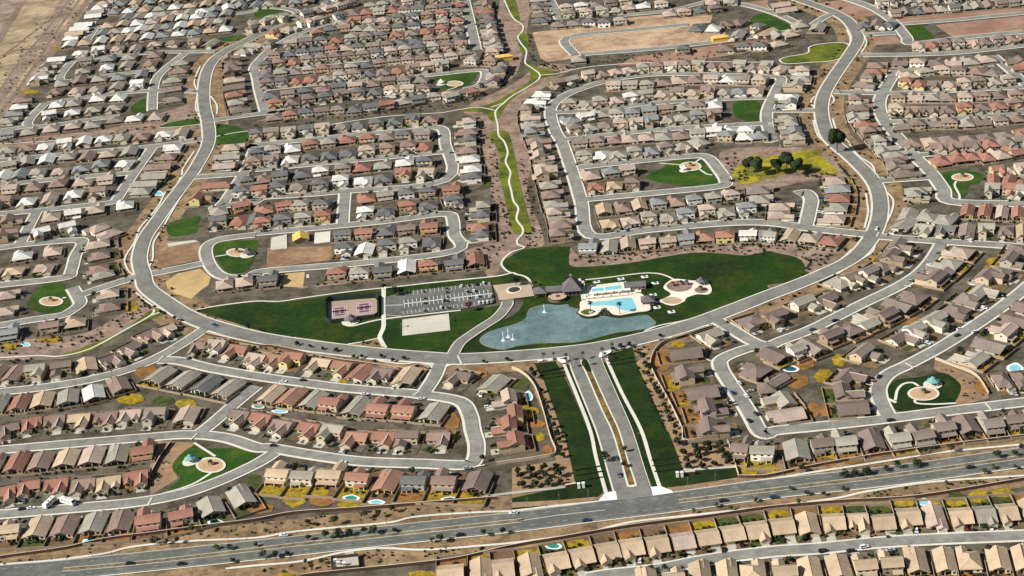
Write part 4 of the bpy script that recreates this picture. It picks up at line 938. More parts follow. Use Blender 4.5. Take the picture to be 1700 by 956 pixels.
far("30:880,412 1060,412 1260,412 1450,388", 'u', 6, **Rk); far("30:930,497 1130,462 1400,467 1500,482", 'u', 6, **Rk); far("30:910,552 1125,562 1310,557 1600,532", 'd', 8, **Rk); far("30:870,642 1080,642 1310,642 1640,622", 'u', 8, **Rk)
far("30:850,732 1060,732 1330,722 1640,692", 'd', 8, **Rk); far("30:880,832 1120,812 1310,812 1640,782", 'u', 8, **Rk); far("30:960,952 1200,932 1410,922 1690,882", 'd', 7, **Rk); far("30:1650,400 1690,440", 'l', 2, **Rk)
far("31:1130,20 1400,5 1690,-30", 'd', 6, **Rk)
far("30:1000,302 1350,285 1700,250", 'd', 9, **Rk); far("30:640,165 720,155 800,165", 'd', 3, 'gdb'); far("30:840,85 1100,62 1400,35 1700,8", 'u', 12, 'gdbkm'); far("30:760,20 1000,0 1400,-30", 'd', 8, 'gdk'); far("30:330,182 210,162 140,225 60,230", 'u', 4, 'pgg'); far("30:120,65 80,30", 'u', 2, 'gp')
Tk = dict(types='4554', pal='ddgkpmw', back=10, fr=10, hz=4.5)
far("20:170,-10 180,40 190,85 190,130", 'r', 5, **Tk); far("20:310,155 420,145 600,142 720,132", 'u', 5, **Tk); far("20:380,92 490,82 600,72 690,62", 'd', 4, **Tk); far("20:360,45 550,25 750,0", 'u', 5, **Tk); far("20:770,42 870,32 990,20", 'u', 3, **Tk); far("20:750,-20 1000,-50", 'd', 3, **Tk)
far("20:1045,82 1140,72 1240,62 1340,47", 'u', 4, **Tk); far("20:1230,182 1340,182", 'u', 2, **Tk); far("20:1420,152 1500,142 1620,182", 'd', 3, **Tk); far("20:1130,320", 'u', 1, **Tk); far("20:440,385", 'u', 1, **Tk); far("20:1420,312 1540,302 1650,300", 'u', 3, **Tk); far("20:1330,10 1450,0", 'd', 2, **Tk)
far("20:1500,230 1690,215 30:60,290", 'd', 3, 'tpg'); far("30:-20,440 80,455", 'd', 2, 'pt')
o = FAR.build('distant_houses', FARMATS, kind='stuff')
o = FARWALL.build('distant_yard_walls', 'block_wall', kind='stuff')
LOT2.build('house_lots', 'lot_tan', kind='structure'); LOT.build('house_lots', 'yard_gravel', kind='structure')
for k_, mb in YARD.items(): mb.build('yard_ground', k_, kind='structure')
DRIVE.build('driveways', 'driveway', kind='structure')
EXPO = 0.38; HAZE_D = 0
# ------------------------------------------------------------------ boundary walls
def wall_line(s, label, h=2.0, w=.35, m='block_wall', name='boundary_wall', k=5):
    pts = smooth(G(s), k=k); b = MB(); cap = MB()
    for a, c in zip(pts, pts[1:]):
        b.bar((a.x, a.y, .2), (c.x, c.y, .2), w, h)
        cap.bar((a.x, a.y, .2+h), (c.x, c.y, .2+h), w+.12, .1)
    t = thing(name, label, 'wall'); b.build('wall', m, t); cap.build('coping', 'trim' if m != 'rock_dark' else m, t)
    return t
mat('brown_wall', S(88, 64, 52), var=.12, scale=.5)
wall_line("03:-150,870 0,842 170,818 450,778 700,722 1000,683 1300,643 1700,592 13:260,545 700,515 1200,476 1600,446", 'long brown boundary wall between left rows and highway', m='brown_wall')
wall_line("13:300,965 470,945 1000,892 1350,848 1700,768 23:330,712 830,627 1350,562 1700,512 33:500,468 1000,437 1700,322 1900,290", 'long brown boundary wall below the highway', m='brown_wall')
wall_line("23:1505,305 1700,300 33:0,292 300,236 700,166 1150,102 1700,36 1900,15", 'brown boundary wall above highway, right of avenue', m='brown_wall')
wall_line("22:1200,310 1080,345 1000,372 945,430 920,510 950,595 1000,685 1060,795 1130,945 23:1148,68 1330,42 1440,15", 'pale curving wall behind the yards right of avenue', m='wall_t', h=2.2)
wall_line("23:1432,70 1465,165 1505,300", 'tan wall at left end of row backing highway', m='wall_t')
wall_line("22:0,540 60,565 120,615 165,690 210,830 240,945 23:262,60 290,150 180,180 0,206 13:1600,222", 'pale wall behind red-roofed yards left of avenue', m='wall_t', h=2.2)
wall_line("23:-200,440 0,412 350,372 415,345", 'low pale wall along the left tree grove', m='wall_w', h=1.2)
wall_line("23:1140,258 1300,250 1500,236", 'low pale wall along the right tree grove', m='wall_w', h=1.2)
wall_line("32:1110,478 1220,520 1380,588 1465,710", 'pale wall curving behind gazebo park', m='wall_t')
wall_line("22:980,355 1100,340 1250,290 1330,265", 'brown wall below the loop road right of avenue', m='brown_wall')
wall_line("02:1360,310 1700,385 12:150,400 500,478 700,505 850,528 1000,545 1085,522 1150,545", 'brown wall behind row below loop road', m='brown_wall')
wall_line("03:1140,75 1060,185 990,320 960,390", 'dark wall left of triangular park', m='brown_wall')
# ------------------------------------------------------------------ courts
def poly_obj(name, s, z, m, parent=None, skirt=0): 
    b = MB(); b.poly(s if isinstance(s[0], Vector) else G(s), z, skirt=skirt); return b.build(name, m, parent)
zc = .80
b = MB(); b.poly(G("12:476,104 500,92 790,70 804,84 804,180 780,194 496,228 476,214"), .36); structure('court_pad', b, 'court_tan')
for q, lab in (("12:508,137 600,126 606,182 510,194", 'left purple tennis court inside the dark fence'), ("12:670,110 762,100 768,160 673,172", 'right purple tennis court inside the dark fence')):
    A, Bq, Cq, D = G(q)
    t = thing('tennis_court', lab, 'tennis court', (0, 0, 0)); sf = MB(); sf.poly([A, Bq, Cq, D], .41); sf.build('court_surface', 'court_purple', t)
    l = MB()
    def L2(u): return A.lerp(Bq, u), D.lerp(Cq, u)
    for u in (0, .12, .88, 1): l.ribbon(list(L2(u)), .3, .425)
    for v in (0, .25, .75, 1): l.ribbon([A.lerp(D, v), Bq.lerp(Cq, v)], .3, .428)
    l.ribbon([A.lerp(D, .25).lerp(Bq.lerp(Cq, .25), .5), A.lerp(D, .75).lerp(Bq.lerp(Cq, .75), .5)], .3, .431)
    l.build('court_lines', 'paint_white', t)
    n = MB(); a, c = A.lerp(D, .5), Bq.lerp(Cq, .5); n.bar((a.x, a.y, .5), (c.x, c.y, .5), .06, .95); n.build('net', 'dark_steel', t)
    for p in (a, c):
        pp = MB(); pp.cyl((p.x, p.y), .08, .4, 1.5, 6); pp.build('net_post', 'steel', t)
t = thing('court_fence', 'tall dark windscreen fence around the two tennis courts', 'fence')
fp = G("12:467,98 496,82 796,60 813,78 813,186 786,202 494,238 467,222"); wsn = MB(); n = len(fp)
for i in range(n):
    a, c = fp[i], fp[(i+1) % n]; wsn.bar((a.x, a.y, .4), (c.x, c.y, .4), .06, 3.3)
wsn.build('windscreen', 'dark_steel', t)
for p in fp:
    q = MB(); q.cyl((p.x, p.y), .09, .2, 3.5, 6); q.build('fence_post', 'steel', t)
A, Bq, Cq, D = G("12:972,212 1280,172 1290,282 972,320")
b = MB(); b.poly([A, Bq, Cq, D], .40, skirt=.2); structure('basketball_pad', b, 'court_grey')
l = MB()
for v in (0.03, .5, .97): l.ribbon([A.lerp(D, v).lerp(Bq.lerp(Cq, v), .03), A.lerp(D, v).lerp(Bq.lerp(Cq, v), .97)], .15, .415)
for u in (.03, .5, .97): l.ribbon([A.lerp(Bq, u).lerp(D.lerp(Cq, u), .03), A.lerp(Bq, u).lerp(D.lerp(Cq, u), .97)], .15, .412)
structure('road_markings', l, 'wall_g')
def hoop(p, d, lab):
    t = thing('basketball_hoop', lab, 'basketball hoop', (p.x, p.y, .2), math.atan2(d.y, d.x))
    q = MB(); q.cyl((0, 0), .14, 0, 3.6, 8); q.bar((0, 0, 3.4), (1.1, 0, 3.4), .12, .12); q.build('pole', 'steel', t)
    q = MB(); q.box(1.1, 1.22, -1.0, 1.0, 2.9, 4.2); q.build('backboard', 'paint_white', t)
    q = MB(); q.cyl((1.6, 0), .3, 3.0, 3.06, 10); q.build('rim', 'paint_car_red', t)
e = (Bq-A).normalized()
hoop(A.lerp(D, .5)-e*1.2, e, 'basketball hoop at left end of the pale court'); hoop(Bq.lerp(Cq, .5)+e*1.2, -e, 'basketball hoop at right end of the pale court')
# ------------------------------------------------------------------ shelters and play areas
def ring_pad(s, rx, ry, m='sand_play', rim=1.6, zr=.34):
    """oval play pad with a concrete rim; rx, ry as seen in the photo"""
    cx, cy = P(s)[0]
    a = [at(cx+rx/4*math.cos(t_*math.pi/16), cy+ry/4*math.sin(t_*math.pi/16)) for t_ in range(32)][::-1]
    c = sum(a, Vector())/32; b = MB(); b.poly([c+(p-c)*(1+rim/max(2, (a[0]-c).length)) for p in a], zr+.3); structure('footpath', b, 'concrete')
    b = MB(); b.poly(a, zr+.32); structure('play_pad', b, m); return c
def ramada(p, r, label, m='teal_metal', h=3.0, n=6, slab=True):
    t = thing('ramada', label, 'shelter', (p.x, p.y, .3))
    if slab:
        q = MB(); q.cyl((0, 0), r*1.35, 0, .38, 16); q.build('slab', 'concrete', t)
    rf = MB(); vs = [(r*math.cos(2*math.pi*i/n), r*math.sin(2*math.pi*i/n), h) for i in range(n)]
    v2 = [(x*.28, y*.28, h+r*.42) for x, y, z in vs]
    rf.add(vs+v2, [(i, (i+1) % n, n+(i+1) % n, n+i) for i in range(n)]+[tuple(range(n-1, -1, -1)), tuple(range(n, 2*n))]); rf.build('roof', m, t)
    q = MB(); q.cyl((0, 0), r*.34, h+r*.42+.25, h+r*.42+.3, n); q.cyl((0, 0), r*.36, h+r*.42+.28, h+r*.62+.4, n, r2=.05); q.build('cupola', m, t)
    for i in range(n):
        q = MB(); q.cyl((vs[i][0]*.86, vs[i][1]*.86), .13, .3, h+.05, 6); q.build('post', 'trim', t)
    q = MB(); q.box(-1, 1, -.4, .4, .9, .98); q.box(-1, 1, -.95, -.65, .62, .68); q.box(-1, 1, .65, .95, .62, .68); q.box(-.7, -.6, -.9, .9, .38, .9); q.box(.6, .7, -.9, .9, .38, .9); q.build('table', 'wall_b', t)
    return t
def playset(p, label, rz=0, roof='paint_car_blue', slide='paint_car_red'):
    t = thing('play_structure', label, 'play structure', (p.x, p.y, .6), rz)
    q = MB(); q.box(-1.2, 1.2, -1.2, 1.2, 1.5, 1.65); q.build('deck', 'wall_b', t)
    for x in (-1.15, 1.15):
        for y in (-1.15, 1.15):
            q = MB(); q.cyl((x, y), .09, 0, 3.1, 6); q.build('post', 'steel', t)
    q = MB(); q.add([(-1.5, -1.5, 3.0), (1.5, -1.5, 3.0), (1.5, 1.5, 3.0), (-1.5, 1.5, 3.0), (0, 0, 4.2)], [(0, 1, 4), (1, 2, 4), (2, 3, 4), (3, 0, 4), (3, 2, 1, 0)]); q.build('roof', roof, t)
    q = MB(); q.add([(1.2, -.4, 1.6), (1.2, .4, 1.6), (4.2, .4, .2), (4.2, -.4, .2), (1.2, -.4, 1.5), (1.2, .4, 1.5), (4.2, .4, .1), (4.2, -.4, .1)], [(3, 2, 1, 0), (4, 5, 6, 7), (0, 1, 5, 4), (1, 2, 6, 5), (2, 3, 7, 6), (3, 0, 4, 7)])
    q.bar((1.2, -.45, 1.6), (4.2, -.45, .2), .08, .3); q.bar((1.2, .45, 1.6), (4.2, .45, .2), .08, .3); q.build('slide', slide, t)
    q = MB(); q.bar((-1.2, 0, 1.6), (-4.5, 0, 1.9), .1, .1); q.cyl((-4.5, -.8), .08, 0, 2.2, 6); q.cyl((-4.5, .8), .08, 0, 2.2, 6); q.bar((-4.5, -.8, 2.1), (-4.5, .8, 2.1), .1, .1); q.build('climbing_bars', 'steel', t)
    return t
c = ring_pad("03:1400,225", 84, 44); playset(c, 'play structure on the triangular park ring', .4, 'dark_steel'); ramada(G("03:1268,200")[0], 4.2, 'teal ramada beside the triangular park ring')
c = ring_pad("32:1032,706", 90, 40); playset(c, 'dark-roofed play structure on the gazebo park ring', .8, 'dark_steel'); ramada(G("32:1095,645")[0], 4.6, 'teal ramada in the dark green gazebo park')
c = ring_pad("02:340,93", 68, 27); playset(c, 'play structure on the far left ring park', .2, 'dark_steel', 'dark_steel')
c = ring_pad("01:1575,725", 62, 24); ramada(G("01:1648,738")[0], 5, 'grey ramada in small park left of bare lot', 'grey_shingle'); playset(c, 'play structure in small park left of bare lot', 0, 'dark_steel')
c = ring_pad("21:1185,152", 62, 26); playset(c, 'play structure in the oval lawn park', .3, 'paint_car_red'); ramada(G("21:1145,178")[0], 3.4, 'pale ramada beside the oval lawn playground', 'wall_w')
c = ring_pad("31:1292,224", 62, 22); playset(c, 'play structure in the small right-hand ring park', .3, 'dark_steel')
c = ring_pad("10:1320,558", 48, 16); ramada(G("10:1232,560")[0], 4, 'pale ramada in the upper small park', 'wall_w')
c = ring_pad("12:630,226", 30, 18, 'concrete'); ramada(c+Vector((0, 0, 0)), 5.2, 'grey hexagonal ramada beside the tennis courts', 'grey_shingle')
# ------------------------------------------------------------------ amenity centre; notes measured on two closer crops
def K1(*pts, z=0): return [at(830+x*.10588, 440+y*.10588, z) for x, y in pts]
def K2(*pts, z=0): return [at(960+x*.14118, 440+y*.14118, z) for x, y in pts]
def K3(*pts, z=0): return [at(620+x*.16471, 455+y*.16471, z) for x, y in pts]
def K4(*pts, z=0): return [at(880+x*.14706, 580+y*.14706, z) for x, y in pts]
b = MB(); dk = smooth(K2((45, 430), (300, 398), (600, 368), (740, 345), (835, 470), (835, 545), (690, 568), (560, 592), (480, 603), (405, 590), (365, 560), (300, 538), (250, 565), (215, 598), (110, 615), (0, 575), (20, 535), (60, 510)), True, 4)
b.poly(dk, 1.0); structure('pool_deck', b, 'deck')
t = thing('retaining_wall', 'dark rock retaining wall under the pool deck by lake', 'wall'); c_ = sum(dk, Vector())/len(dk)
q = MB(); q.poly([c_+(p-c_)*1.05 for p in dk], .97, skirt=.9); q.build('rock_face', 'rock_dark', t)
random.seed(3)
for i in range(20):
    p = K2((250+random.uniform(-10, 130), 575+random.uniform(-30, 22)))[0]; q = MB(); r = random.uniform(.6, 1.4)
    q.cyl((p.x, p.y), r, .3, .3+r*1.2, 6, r2=r*.5); q.build('boulder', 'rock_dark', t)
b = MB(); b.poly(K2((100, 258), (560, 202), (610, 280), (740, 300), (740, 345), (45, 425), (60, 395), (110, 390)), .9); structure('pool_deck', b, 'deck')
b = MB(); b.poly(K2((0, 170), (60, 165), (110, 360), (60, 430), (40, 430)), .86); structure('pool_deck', b, 'concrete')
def pool(pts, z, label, rim=.5, m='pool_water'):
    t = thing('swimming_pool', label, 'pool'); c = sum(pts, Vector())/len(pts); R_ = max((p-c).length for p in pts)
    q = MB(); q.poly([c+(p-c)*(1+rim/R_) for p in pts], z+.03); q.build('pool_rim', 'paint_white', t); q = MB(); q.poly(pts, z+.06); q.build('water', m, t); return t
pool(smooth(K2((110, 460), (240, 440), (360, 432), (470, 410), (620, 400), (650, 440), (685, 520), (620, 545), (520, 545), (430, 500), (320, 488), (150, 492)), True, 4), 1.02, 'large turquoise free-form pool beside the lake')
pool(K2((160, 292), (298, 274), (304, 326), (168, 340)), .92, 'left half of the turquoise lap pool')
pool(K2((316, 272), (508, 246), (514, 288), (400, 302), (398, 312), (320, 324)), .92, 'right half of the turquoise lap pool')
il = smooth(K2((30, 565), (110, 530), (205, 560), (180, 590), (100, 600), (40, 590)), True, 4)
b = MB(); b.poly(il, 1.05); structure('planter_lawn', b, 'lawn_lime'); c = K2((150, 567))[0]; b = MB(); b.cyl((c.x, c.y), 1.6, 1.0, 1.2, 14); structure('planter_rim', b, 'deck')
def canopy(p, lab, sx=3.0, sy=1.6):
    t = thing('shade_canopy', lab, 'shade canopy', (p.x, p.y, .9), R(6)); q = MB(); q.box(-sx, sx, -sy, sy, 2.4, 2.6); q.build('cover', 'paint_white', t)
    for x in (-sx+.3, sx-.3):
        for y in (-sy+.3, sy-.3):
            q = MB(); q.cyl((x, y), .1, 0, 2.42, 6); q.build('post', 'trim', t)
for i, (x, y) in enumerate(((182, 372), (282, 362), (378, 352), (480, 342), (572, 333))): canopy(K2((x, y))[0], f'white shade canopy between the pools, {ORD[i]} from left')
def ptable(p, lab):
    t = thing('picnic_table', lab, 'picnic table', (p.x, p.y, .2), R(6)); q = MB(); q.box(-2.6, 2.6, -2.2, 2.2, 0, .12); q.build('slab', 'paint_white', t)
    q = MB(); q.box(-1, 1, -.5, .5, .85, .95); q.box(-.1, .1, -.1, .1, .12, .86); q.build('table_top', 'dark_steel', t)
    for s_ in (-1, 1):
        q = MB(); q.box(-1, 1, s_*1.1-.2, s_*1.1+.2, .5, .6); q.box(-.8, -.7, s_*1.1-.1, s_*1.1+.1, .12, .5); q.box(.7, .8, s_*1.1-.1, s_*1.1+.1, .12, .5); q.build('bench', 'dark_steel', t)
for (x, y), lab in (((215, 200), 'picnic table on white slab above the lap pool, leftmost'), ((500, 165), 'picnic table on white slab behind the lap pool right end'), ((780, 140), 'picnic table on white slab above the long pool building'), ((905, 215), 'picnic table on white slab right of the long pool building'), ((880, 352), 'picnic table on white slab behind square pool building'), ((940, 430), 'picnic table on white slab between square pool building and sand pad'), ((925, 500), 'picnic table on white slab below square pool building'), ((1095, 552), 'picnic table on white slab alone on lawn below sand pad')): ptable(K2((x, y))[0], lab)
def frame(p0, p1):
    d = p1-p0; return math.atan2(d.y, d.x), d.length
def building(name, label, p0, p1, depth, h, hr, kind='gable', rm='grey_shingle', wm='wall_b', wins=4, cat='building'):
    """front eave runs from p0 to p1 (ground points); depth goes away from the viewer"""
    ang, Lx = frame(p0, p1); t = thing(name, label, cat, (p0.x, p0.y, .3), ang)
    w_ = MB(); w_.box(0, Lx, 0, depth, 0, h, top=False)
    if kind == 'gable':
        for x in (0, Lx): w_.add([(x, 0, h), (x, depth, h), (x, depth/2, hr-.23)], [(0, 1, 2), (2, 1, 0)])
    w_.build('wall', wm, t)
    r_ = MB(); tr = MB()
    if kind == 'gable': gable_roof(r_, 0, Lx, 0, depth, h, hr, 'x'); gable_trim(tr, 0, Lx, 0, depth, h, hr, 'x')
    else: hip_trim(tr, hip_roof(r_, 0, Lx, 0, depth, h, hr, oh=1.0))
    o = r_.build('roof', rm, t); tr.build('ridge_cap', rm, o)
    for i in range(wins):
        x = Lx*(i+.5)/wins; win('f', x, .9, min(2.0, Lx/wins*.5), 1.7, 0).build('window', 'glass', t)
    return t
a, c = K2((555, 305), (790, 285)); t = building('pool_house', 'long grey-roofed pool building behind the lap pool', a, c, 8, 3.0, 5.2, wins=5)
for i in range(6):
    q = MB(); q.box(1+i*2.8, 1.5+i*2.8, -1.8, -1.3, 0, 2.9); q.build('column', 'stone', t)
a, c = K2((755, 480), (890, 470)); t = building('pool_house', 'square hip-roofed pool building right of the large pool', a, c, 8.5, 3.2, 6.0, 'hip', wins=3)
# clubhouse
a, c = K1((1010, 500), (1265, 480)); ang, Lx = frame(a, c)
t = thing('clubhouse', 'clubhouse with steep grey tower roof and low wings by lake', 'clubhouse', (a.x, a.y, .4), ang)
q = MB(); q.box(0, Lx, 0, 13, 0, 4.6, top=False); q.box(-14, .1, 4, 11, 0, 3.6, top=False); q.box(-22, -13.9, 3, 11, 0, 3.6, top=False); q.build('wall', 'stone', t)
q = MB(); tr = MB(); r1 = hip_roof(q, 0, Lx, 0, 13, 4.6, 13.2, oh=1.3); hip_trim(tr, r1); o = q.build('roof', 'grey_shingle', t); tr.build('ridge_cap', 'grey_shingle', o)
q = MB(); q.box(Lx/2-1, Lx/2+1, 5.5, 7.5, 11.9, 14.2); q.add([(Lx/2-1.4, 5.1, 14.2), (Lx/2+1.4, 5.1, 14.2), (Lx/2+1.4, 7.9, 14.2), (Lx/2-1.4, 7.9, 14.2), (Lx/2, 6.5, 16)], [(0, 1, 4), (1, 2, 4), (2, 3, 4), (3, 0, 4), (3, 2, 1, 0)]); q.build('cupola', 'grey_shingle', t)
q = MB(); gable_roof(q, -14, 0, 4, 11, 3.6, 6.2, 'x', ends=(0, 0)); q.build('wing_roof', 'grey_shingle', t)
q = MB(); hip_roof(q, -22.5, -13.5, 2, 11.5, 3.6, 6.4, oh=1); q.build('porch_roof', 'grey_shingle', t)
for i in range(4): win('f', 1.8+i*(Lx-3.6)/3, .6, 1.9, 2.8, 0).build('window', 'glass', t)
for i in range(4): win('f', -12.3+i*3.3, .7, 2, 2.0, 4).build('window', 'glass', t)
win('f', -18, .05, 2.2, 2.5, 3).build('entrance_door', 'door', t)
for x in (-21.8, -14.2):
    q = MB(); q.box(x-.3, x+.3, 1.7, 2.3, 0, 3.5); q.build('column', 'stone', t)
# lake terrace
c = K1((905, 525))[0]; t = thing('lake_terrace', 'round paved terrace with planter standing over the lake', 'terrace', (c.x, c.y, 0))
q = MB(); q.cyl((0, 0), 7.6, .2, 1.5, 24); q.build('wall', 'stone', t); q = MB(); q.cyl((0, 0), 7.3, 1.5, 1.54, 24); q.build('paving', 'pavers', t); q = MB(); q.cyl((.3, 1.0), 1.5, 1.54, 2.0, 14); q.build('planter', 'rock_dark', t)
q = MB()
for i in range(11):
    a0 = math.pi*(1.0+i/11); a1 = math.pi*(1.0+(i+1)/11); q.bar((7.4*math.cos(a0), 7.4*math.sin(a0), 1.5), (7.4*math.cos(a1), 7.4*math.sin(a1), 1.5), .3, .9)
q.build('parapet', 'brown_wall', t)
c = K1((225, 405))[0]; t = thing('plaza_planter', 'round dark planter in the middle of the arrival plaza', 'planter', (c.x, c.y, 0)); q = MB(); q.cyl((0, 0), 6.2, .5, 1.2, 20); q.build('kerb_ring', 'concrete', t); q = MB(); q.cyl((0, 0), 5.0, 1.0, 1.5, 18, r2=4.2); q.build('soil_bed', 'rock_dark', t)
# playground right of the pools
b = MB(); b.poly(smooth(K2((1000, 270), (1120, 172), (1350, 190), (1500, 185), (1570, 290), (1530, 352), (1400, 352), (1280, 390), (1240, 440), (1100, 485), (965, 430), (1090, 350), (1010, 285)), True, 4), .60); structure('playground_paving', b, 'deck')
b = MB(); c1 = [K2((1190+150*math.cos(i*math.pi/16), 255+66*math.sin(i*math.pi/16)))[0] for i in range(32)][::-1]; b.poly(c1, .63); structure('play_pad', b, 'desert_pink')
b = MB(); b.poly([K2((1450+80*math.cos(i*math.pi/16), 300+38*math.sin(i*math.pi/16)))[0] for i in range(32)][::-1], .63); structure('play_pad', b, 'desert_pink')
b = MB(); b.poly([K2((1105+115*math.cos(i*math.pi/16), 425+40*math.sin(i*math.pi/16)))[0] for i in range(32)][::-1], .63); structure('play_pad', b, 'tan_field')
playset(K2((1110, 255))[0], 'red-roofed play structure, left on the amenity playground', .2, 'paint_car_red'); playset(K2((1210, 240))[0], 'dark-roofed play structure, middle of the amenity playground', .5, 'dark_steel'); playset(K2((1275, 240))[0], 'blue-roofed play structure, right on the amenity playground', -.4)
playset(K2((1440, 305))[0], 'small play structure on the brown side pad', .1, 'dark_steel'); ramada(K2((1445, 230))[0], 4.6, 'grey ramada beside the amenity playground', 'grey_shingle', slab=False)
# fountains
def fountain(p, h, lab):
    t = thing('fountain', lab, 'fountain', (p.x, p.y, .46)); q = MB(); q.cyl((0, 0), .35, 0, h*.7, 8, r2=.28); q.cyl((0, 0), .5, h*.62, h, 8, r2=.1); q.build('jet', 'spray', t)
    q = MB(); q.cyl((0, 0), 1.1, 0, h*.28, 12, r2=.35); q.cyl((0, 0), 1.9, .0, .12, 14, r2=1.0); q.build('splash', 'spray', t)
for (x, y, h), lab in zip(((1312, 675, 8), (1362, 640, 8), (1408, 662, 5)), ('tall white fountain, left of the lake trio', 'tall white fountain, middle of the lake trio', 'short white fountain, right of the lake trio')): fountain(K3((x, y))[0], h, lab)
fountain(K1((700, 745))[0], 7, 'lone white fountain near the lake terrace')
# ------------------------------------------------------------------ entrance monuments, hedges, small structures
def pillars(s, lab):
    for i, p in enumerate(G(s)):
        t = thing('entrance_pillar', lab % ('left' if i == 0 else 'right'), 'pillar', (p.x, p.y, .2)); q = MB(); q.box(-.8, .8, -.8, .8, 0, 3.2); q.build('shaft', 'wall_w', t); q = MB(); q.box(-1, 1, -1, 1, 3.2, 3.5); q.build('cap', 'paint_white', t)
pillars("23:445,374 475,370", 'white entrance pillar, %s of pair, left of avenue'); pillars("23:1100,300 1130,298", 'white entrance pillar, %s of pair, right of avenue')
def mono(s, lab, h=2.4):
    a, c = G(s); ang, L_ = frame(a, c); t = thing('monument_wall', lab, 'wall', (a.x, a.y, .2), ang); q = MB(); q.box(0, L_, 0, 1.0, 0, h); q.build('wall', 'brown_wall', t); q = MB(); q.box(-.2, L_+.2, -.15, 1.15, h, h+.25); q.build('coping', 'trim', t)
mono("23:358,378 425,366", 'dark monument wall left of the avenue mouth'); mono("23:1150,292 1215,286", 'dark monument wall right of the avenue mouth')
a, c, d, e_ = G("13:502,848 680,828 688,906 505,922"); t = thing('utility_enclosure', 'walled utility yard with pale cabinets below the highway', 'enclosure'); q = MB()
for u, v in ((a, c), (c, d), (d, e_), (e_, a)): q.bar((u.x, u.y, .2), (v.x, v.y, .2), .3, 2.2)
q.build('wall', 'brown_wall', t)
b = MB(); b.poly(G("13:590,800 650,798 655,830 592,833"), .34); b.poly([a, e_, d, c][::-1], .30); structure('pavement', b, 'driveway')
for i, (x, y) in enumerate(((530, 868), (548, 885), (588, 890))):
    p = G(f"13:{x},{y}")[0]; t = thing('utility_cabinet', 'white cabinet in the walled yard, ' + ('leftmost', 'middle', 'rightmost')[i], 'cabinet', (p.x, p.y, .3)); q = MB(); q.box(-1.1, 1.1, -.7, .7, .15, 2.3); q.build('cabinet_body', 'paint_white', t); q = MB(); q.box(-1.25, 1.25, -.85, .85, 0, .15); q.build('plinth', 'concrete', t); q = MB(); q.box(-.95, -.05, -.74, -.7, .3, 2.1); q.box(.05, .95, -.74, -.7, .3, 2.1); q.build('cabinet_door', 'wall_g', t)
# building sites
def slab(s, m='court_grey'):
    b = MB(); b.poly(G(s), .5, skirt=.4); structure('foundation_slab', b, m)
slab("11:102,625 205,602 207,695 96,705"); slab("11:392,592 495,582 492,652 386,664", 'concrete'); slab("01:1112,662 1290,640 1322,650 1120,684"); slab("11:335,870 352,868 356,890 336,893")
p = G("11:300,640")[0]; t = thing('unfinished_house', 'framed house with bare yellow roof sheathing on the bare lot', 'house', (p.x, p.y, .3), R(6)+math.pi)
q = MB(); gwall(q, -6.5, 6.5, -5, 6, 2.9, 5.4, 'y'); q.build('wall', 'wall_b', t); q = MB(); gable_roof(q, -6.5, 6.5, -8, 6.5, 2.9, 5.6, 'y'); q.build('roof', 'osb', t)
for x in (-6.1, -2, 2, 6.1):
    q = MB(); q.box(x-.12, x+.12, -7.9, -7.66, 0, 2.9); q.build('stud', 'osb', t)
for s, lab in (("10:1650,402", 'far unfinished house with yellow sheathing beside the green corridor'), ("20:1385,275", 'far unfinished house with yellow sheathing beside the graded field')):
    p = G(s)[0]; t = thing('unfinished_house', lab, 'house', (p.x, p.y, .3), R(4)); q = MB(); q.box(-9, 9, -4, 4, 0, 5.2); q.build('wall', 'osb', t); q = MB(); hip_roof(q, -9, 9, -4, 4, 5.2, 7); q.build('roof', 'osb', t)
# patches of dry yellow grass and orange dirt that stand out
def patches(mtl, lst):
    b = MB()
    for i, (s, rx, ry) in enumerate(lst):
        cx, cy = P(s)[0]; a = [at(cx+rx/4*math.cos(k*math.pi/8)*(1+.12*math.sin(k*2.3+i)), cy+ry/4*math.sin(k*math.pi/8)*(1+.1*math.cos(k*1.7+i))) for k in range(16)][::-1]
        b.poly(a, .285+i*.0012)
    structure('yard_ground', b, mtl)
patches('yard_yellow', [("02:862,735", 95, 38), ("02:1235,772", 70, 34), ("02:335,342", 70, 24), ("02:872,128", 48, 34), ("12:565,632", 45, 25), ("13:255,440", 80, 62), ("13:1330,30", 25, 30), ("13:620,485", 80, 26), ("22:1105,378", 45, 26), ("22:1062,660", 62, 30), ("23:1575,250", 60, 60), ("23:185,35", 36, 30), ("22:130,820", 50, 30), ("32:475,480", 50, 42), ("32:375,590", 65, 50), ("31:770,730", 40, 22), ("31:710,775", 35, 22), ("31:1500,780", 60, 25), ("31:1480,825", 50, 25), ("31:1440,875", 40, 25), ("33:1400,430", 70, 45), ("33:1560,405", 70, 32), ("33:905,475", 70, 25), ("33:30,260", 40, 30), ("02:60,390", 50, 20), ("31:1100,545", 24, 26), ("23:100,800", 70, 22), ("23:1280,608", 70, 18), ("00:400,322", 40, 16), ("00:190,610", 70, 14), ("13:200,955", 60, 20), ("13:1100,945", 90, 22), ("13:420,400", 60, 40)])
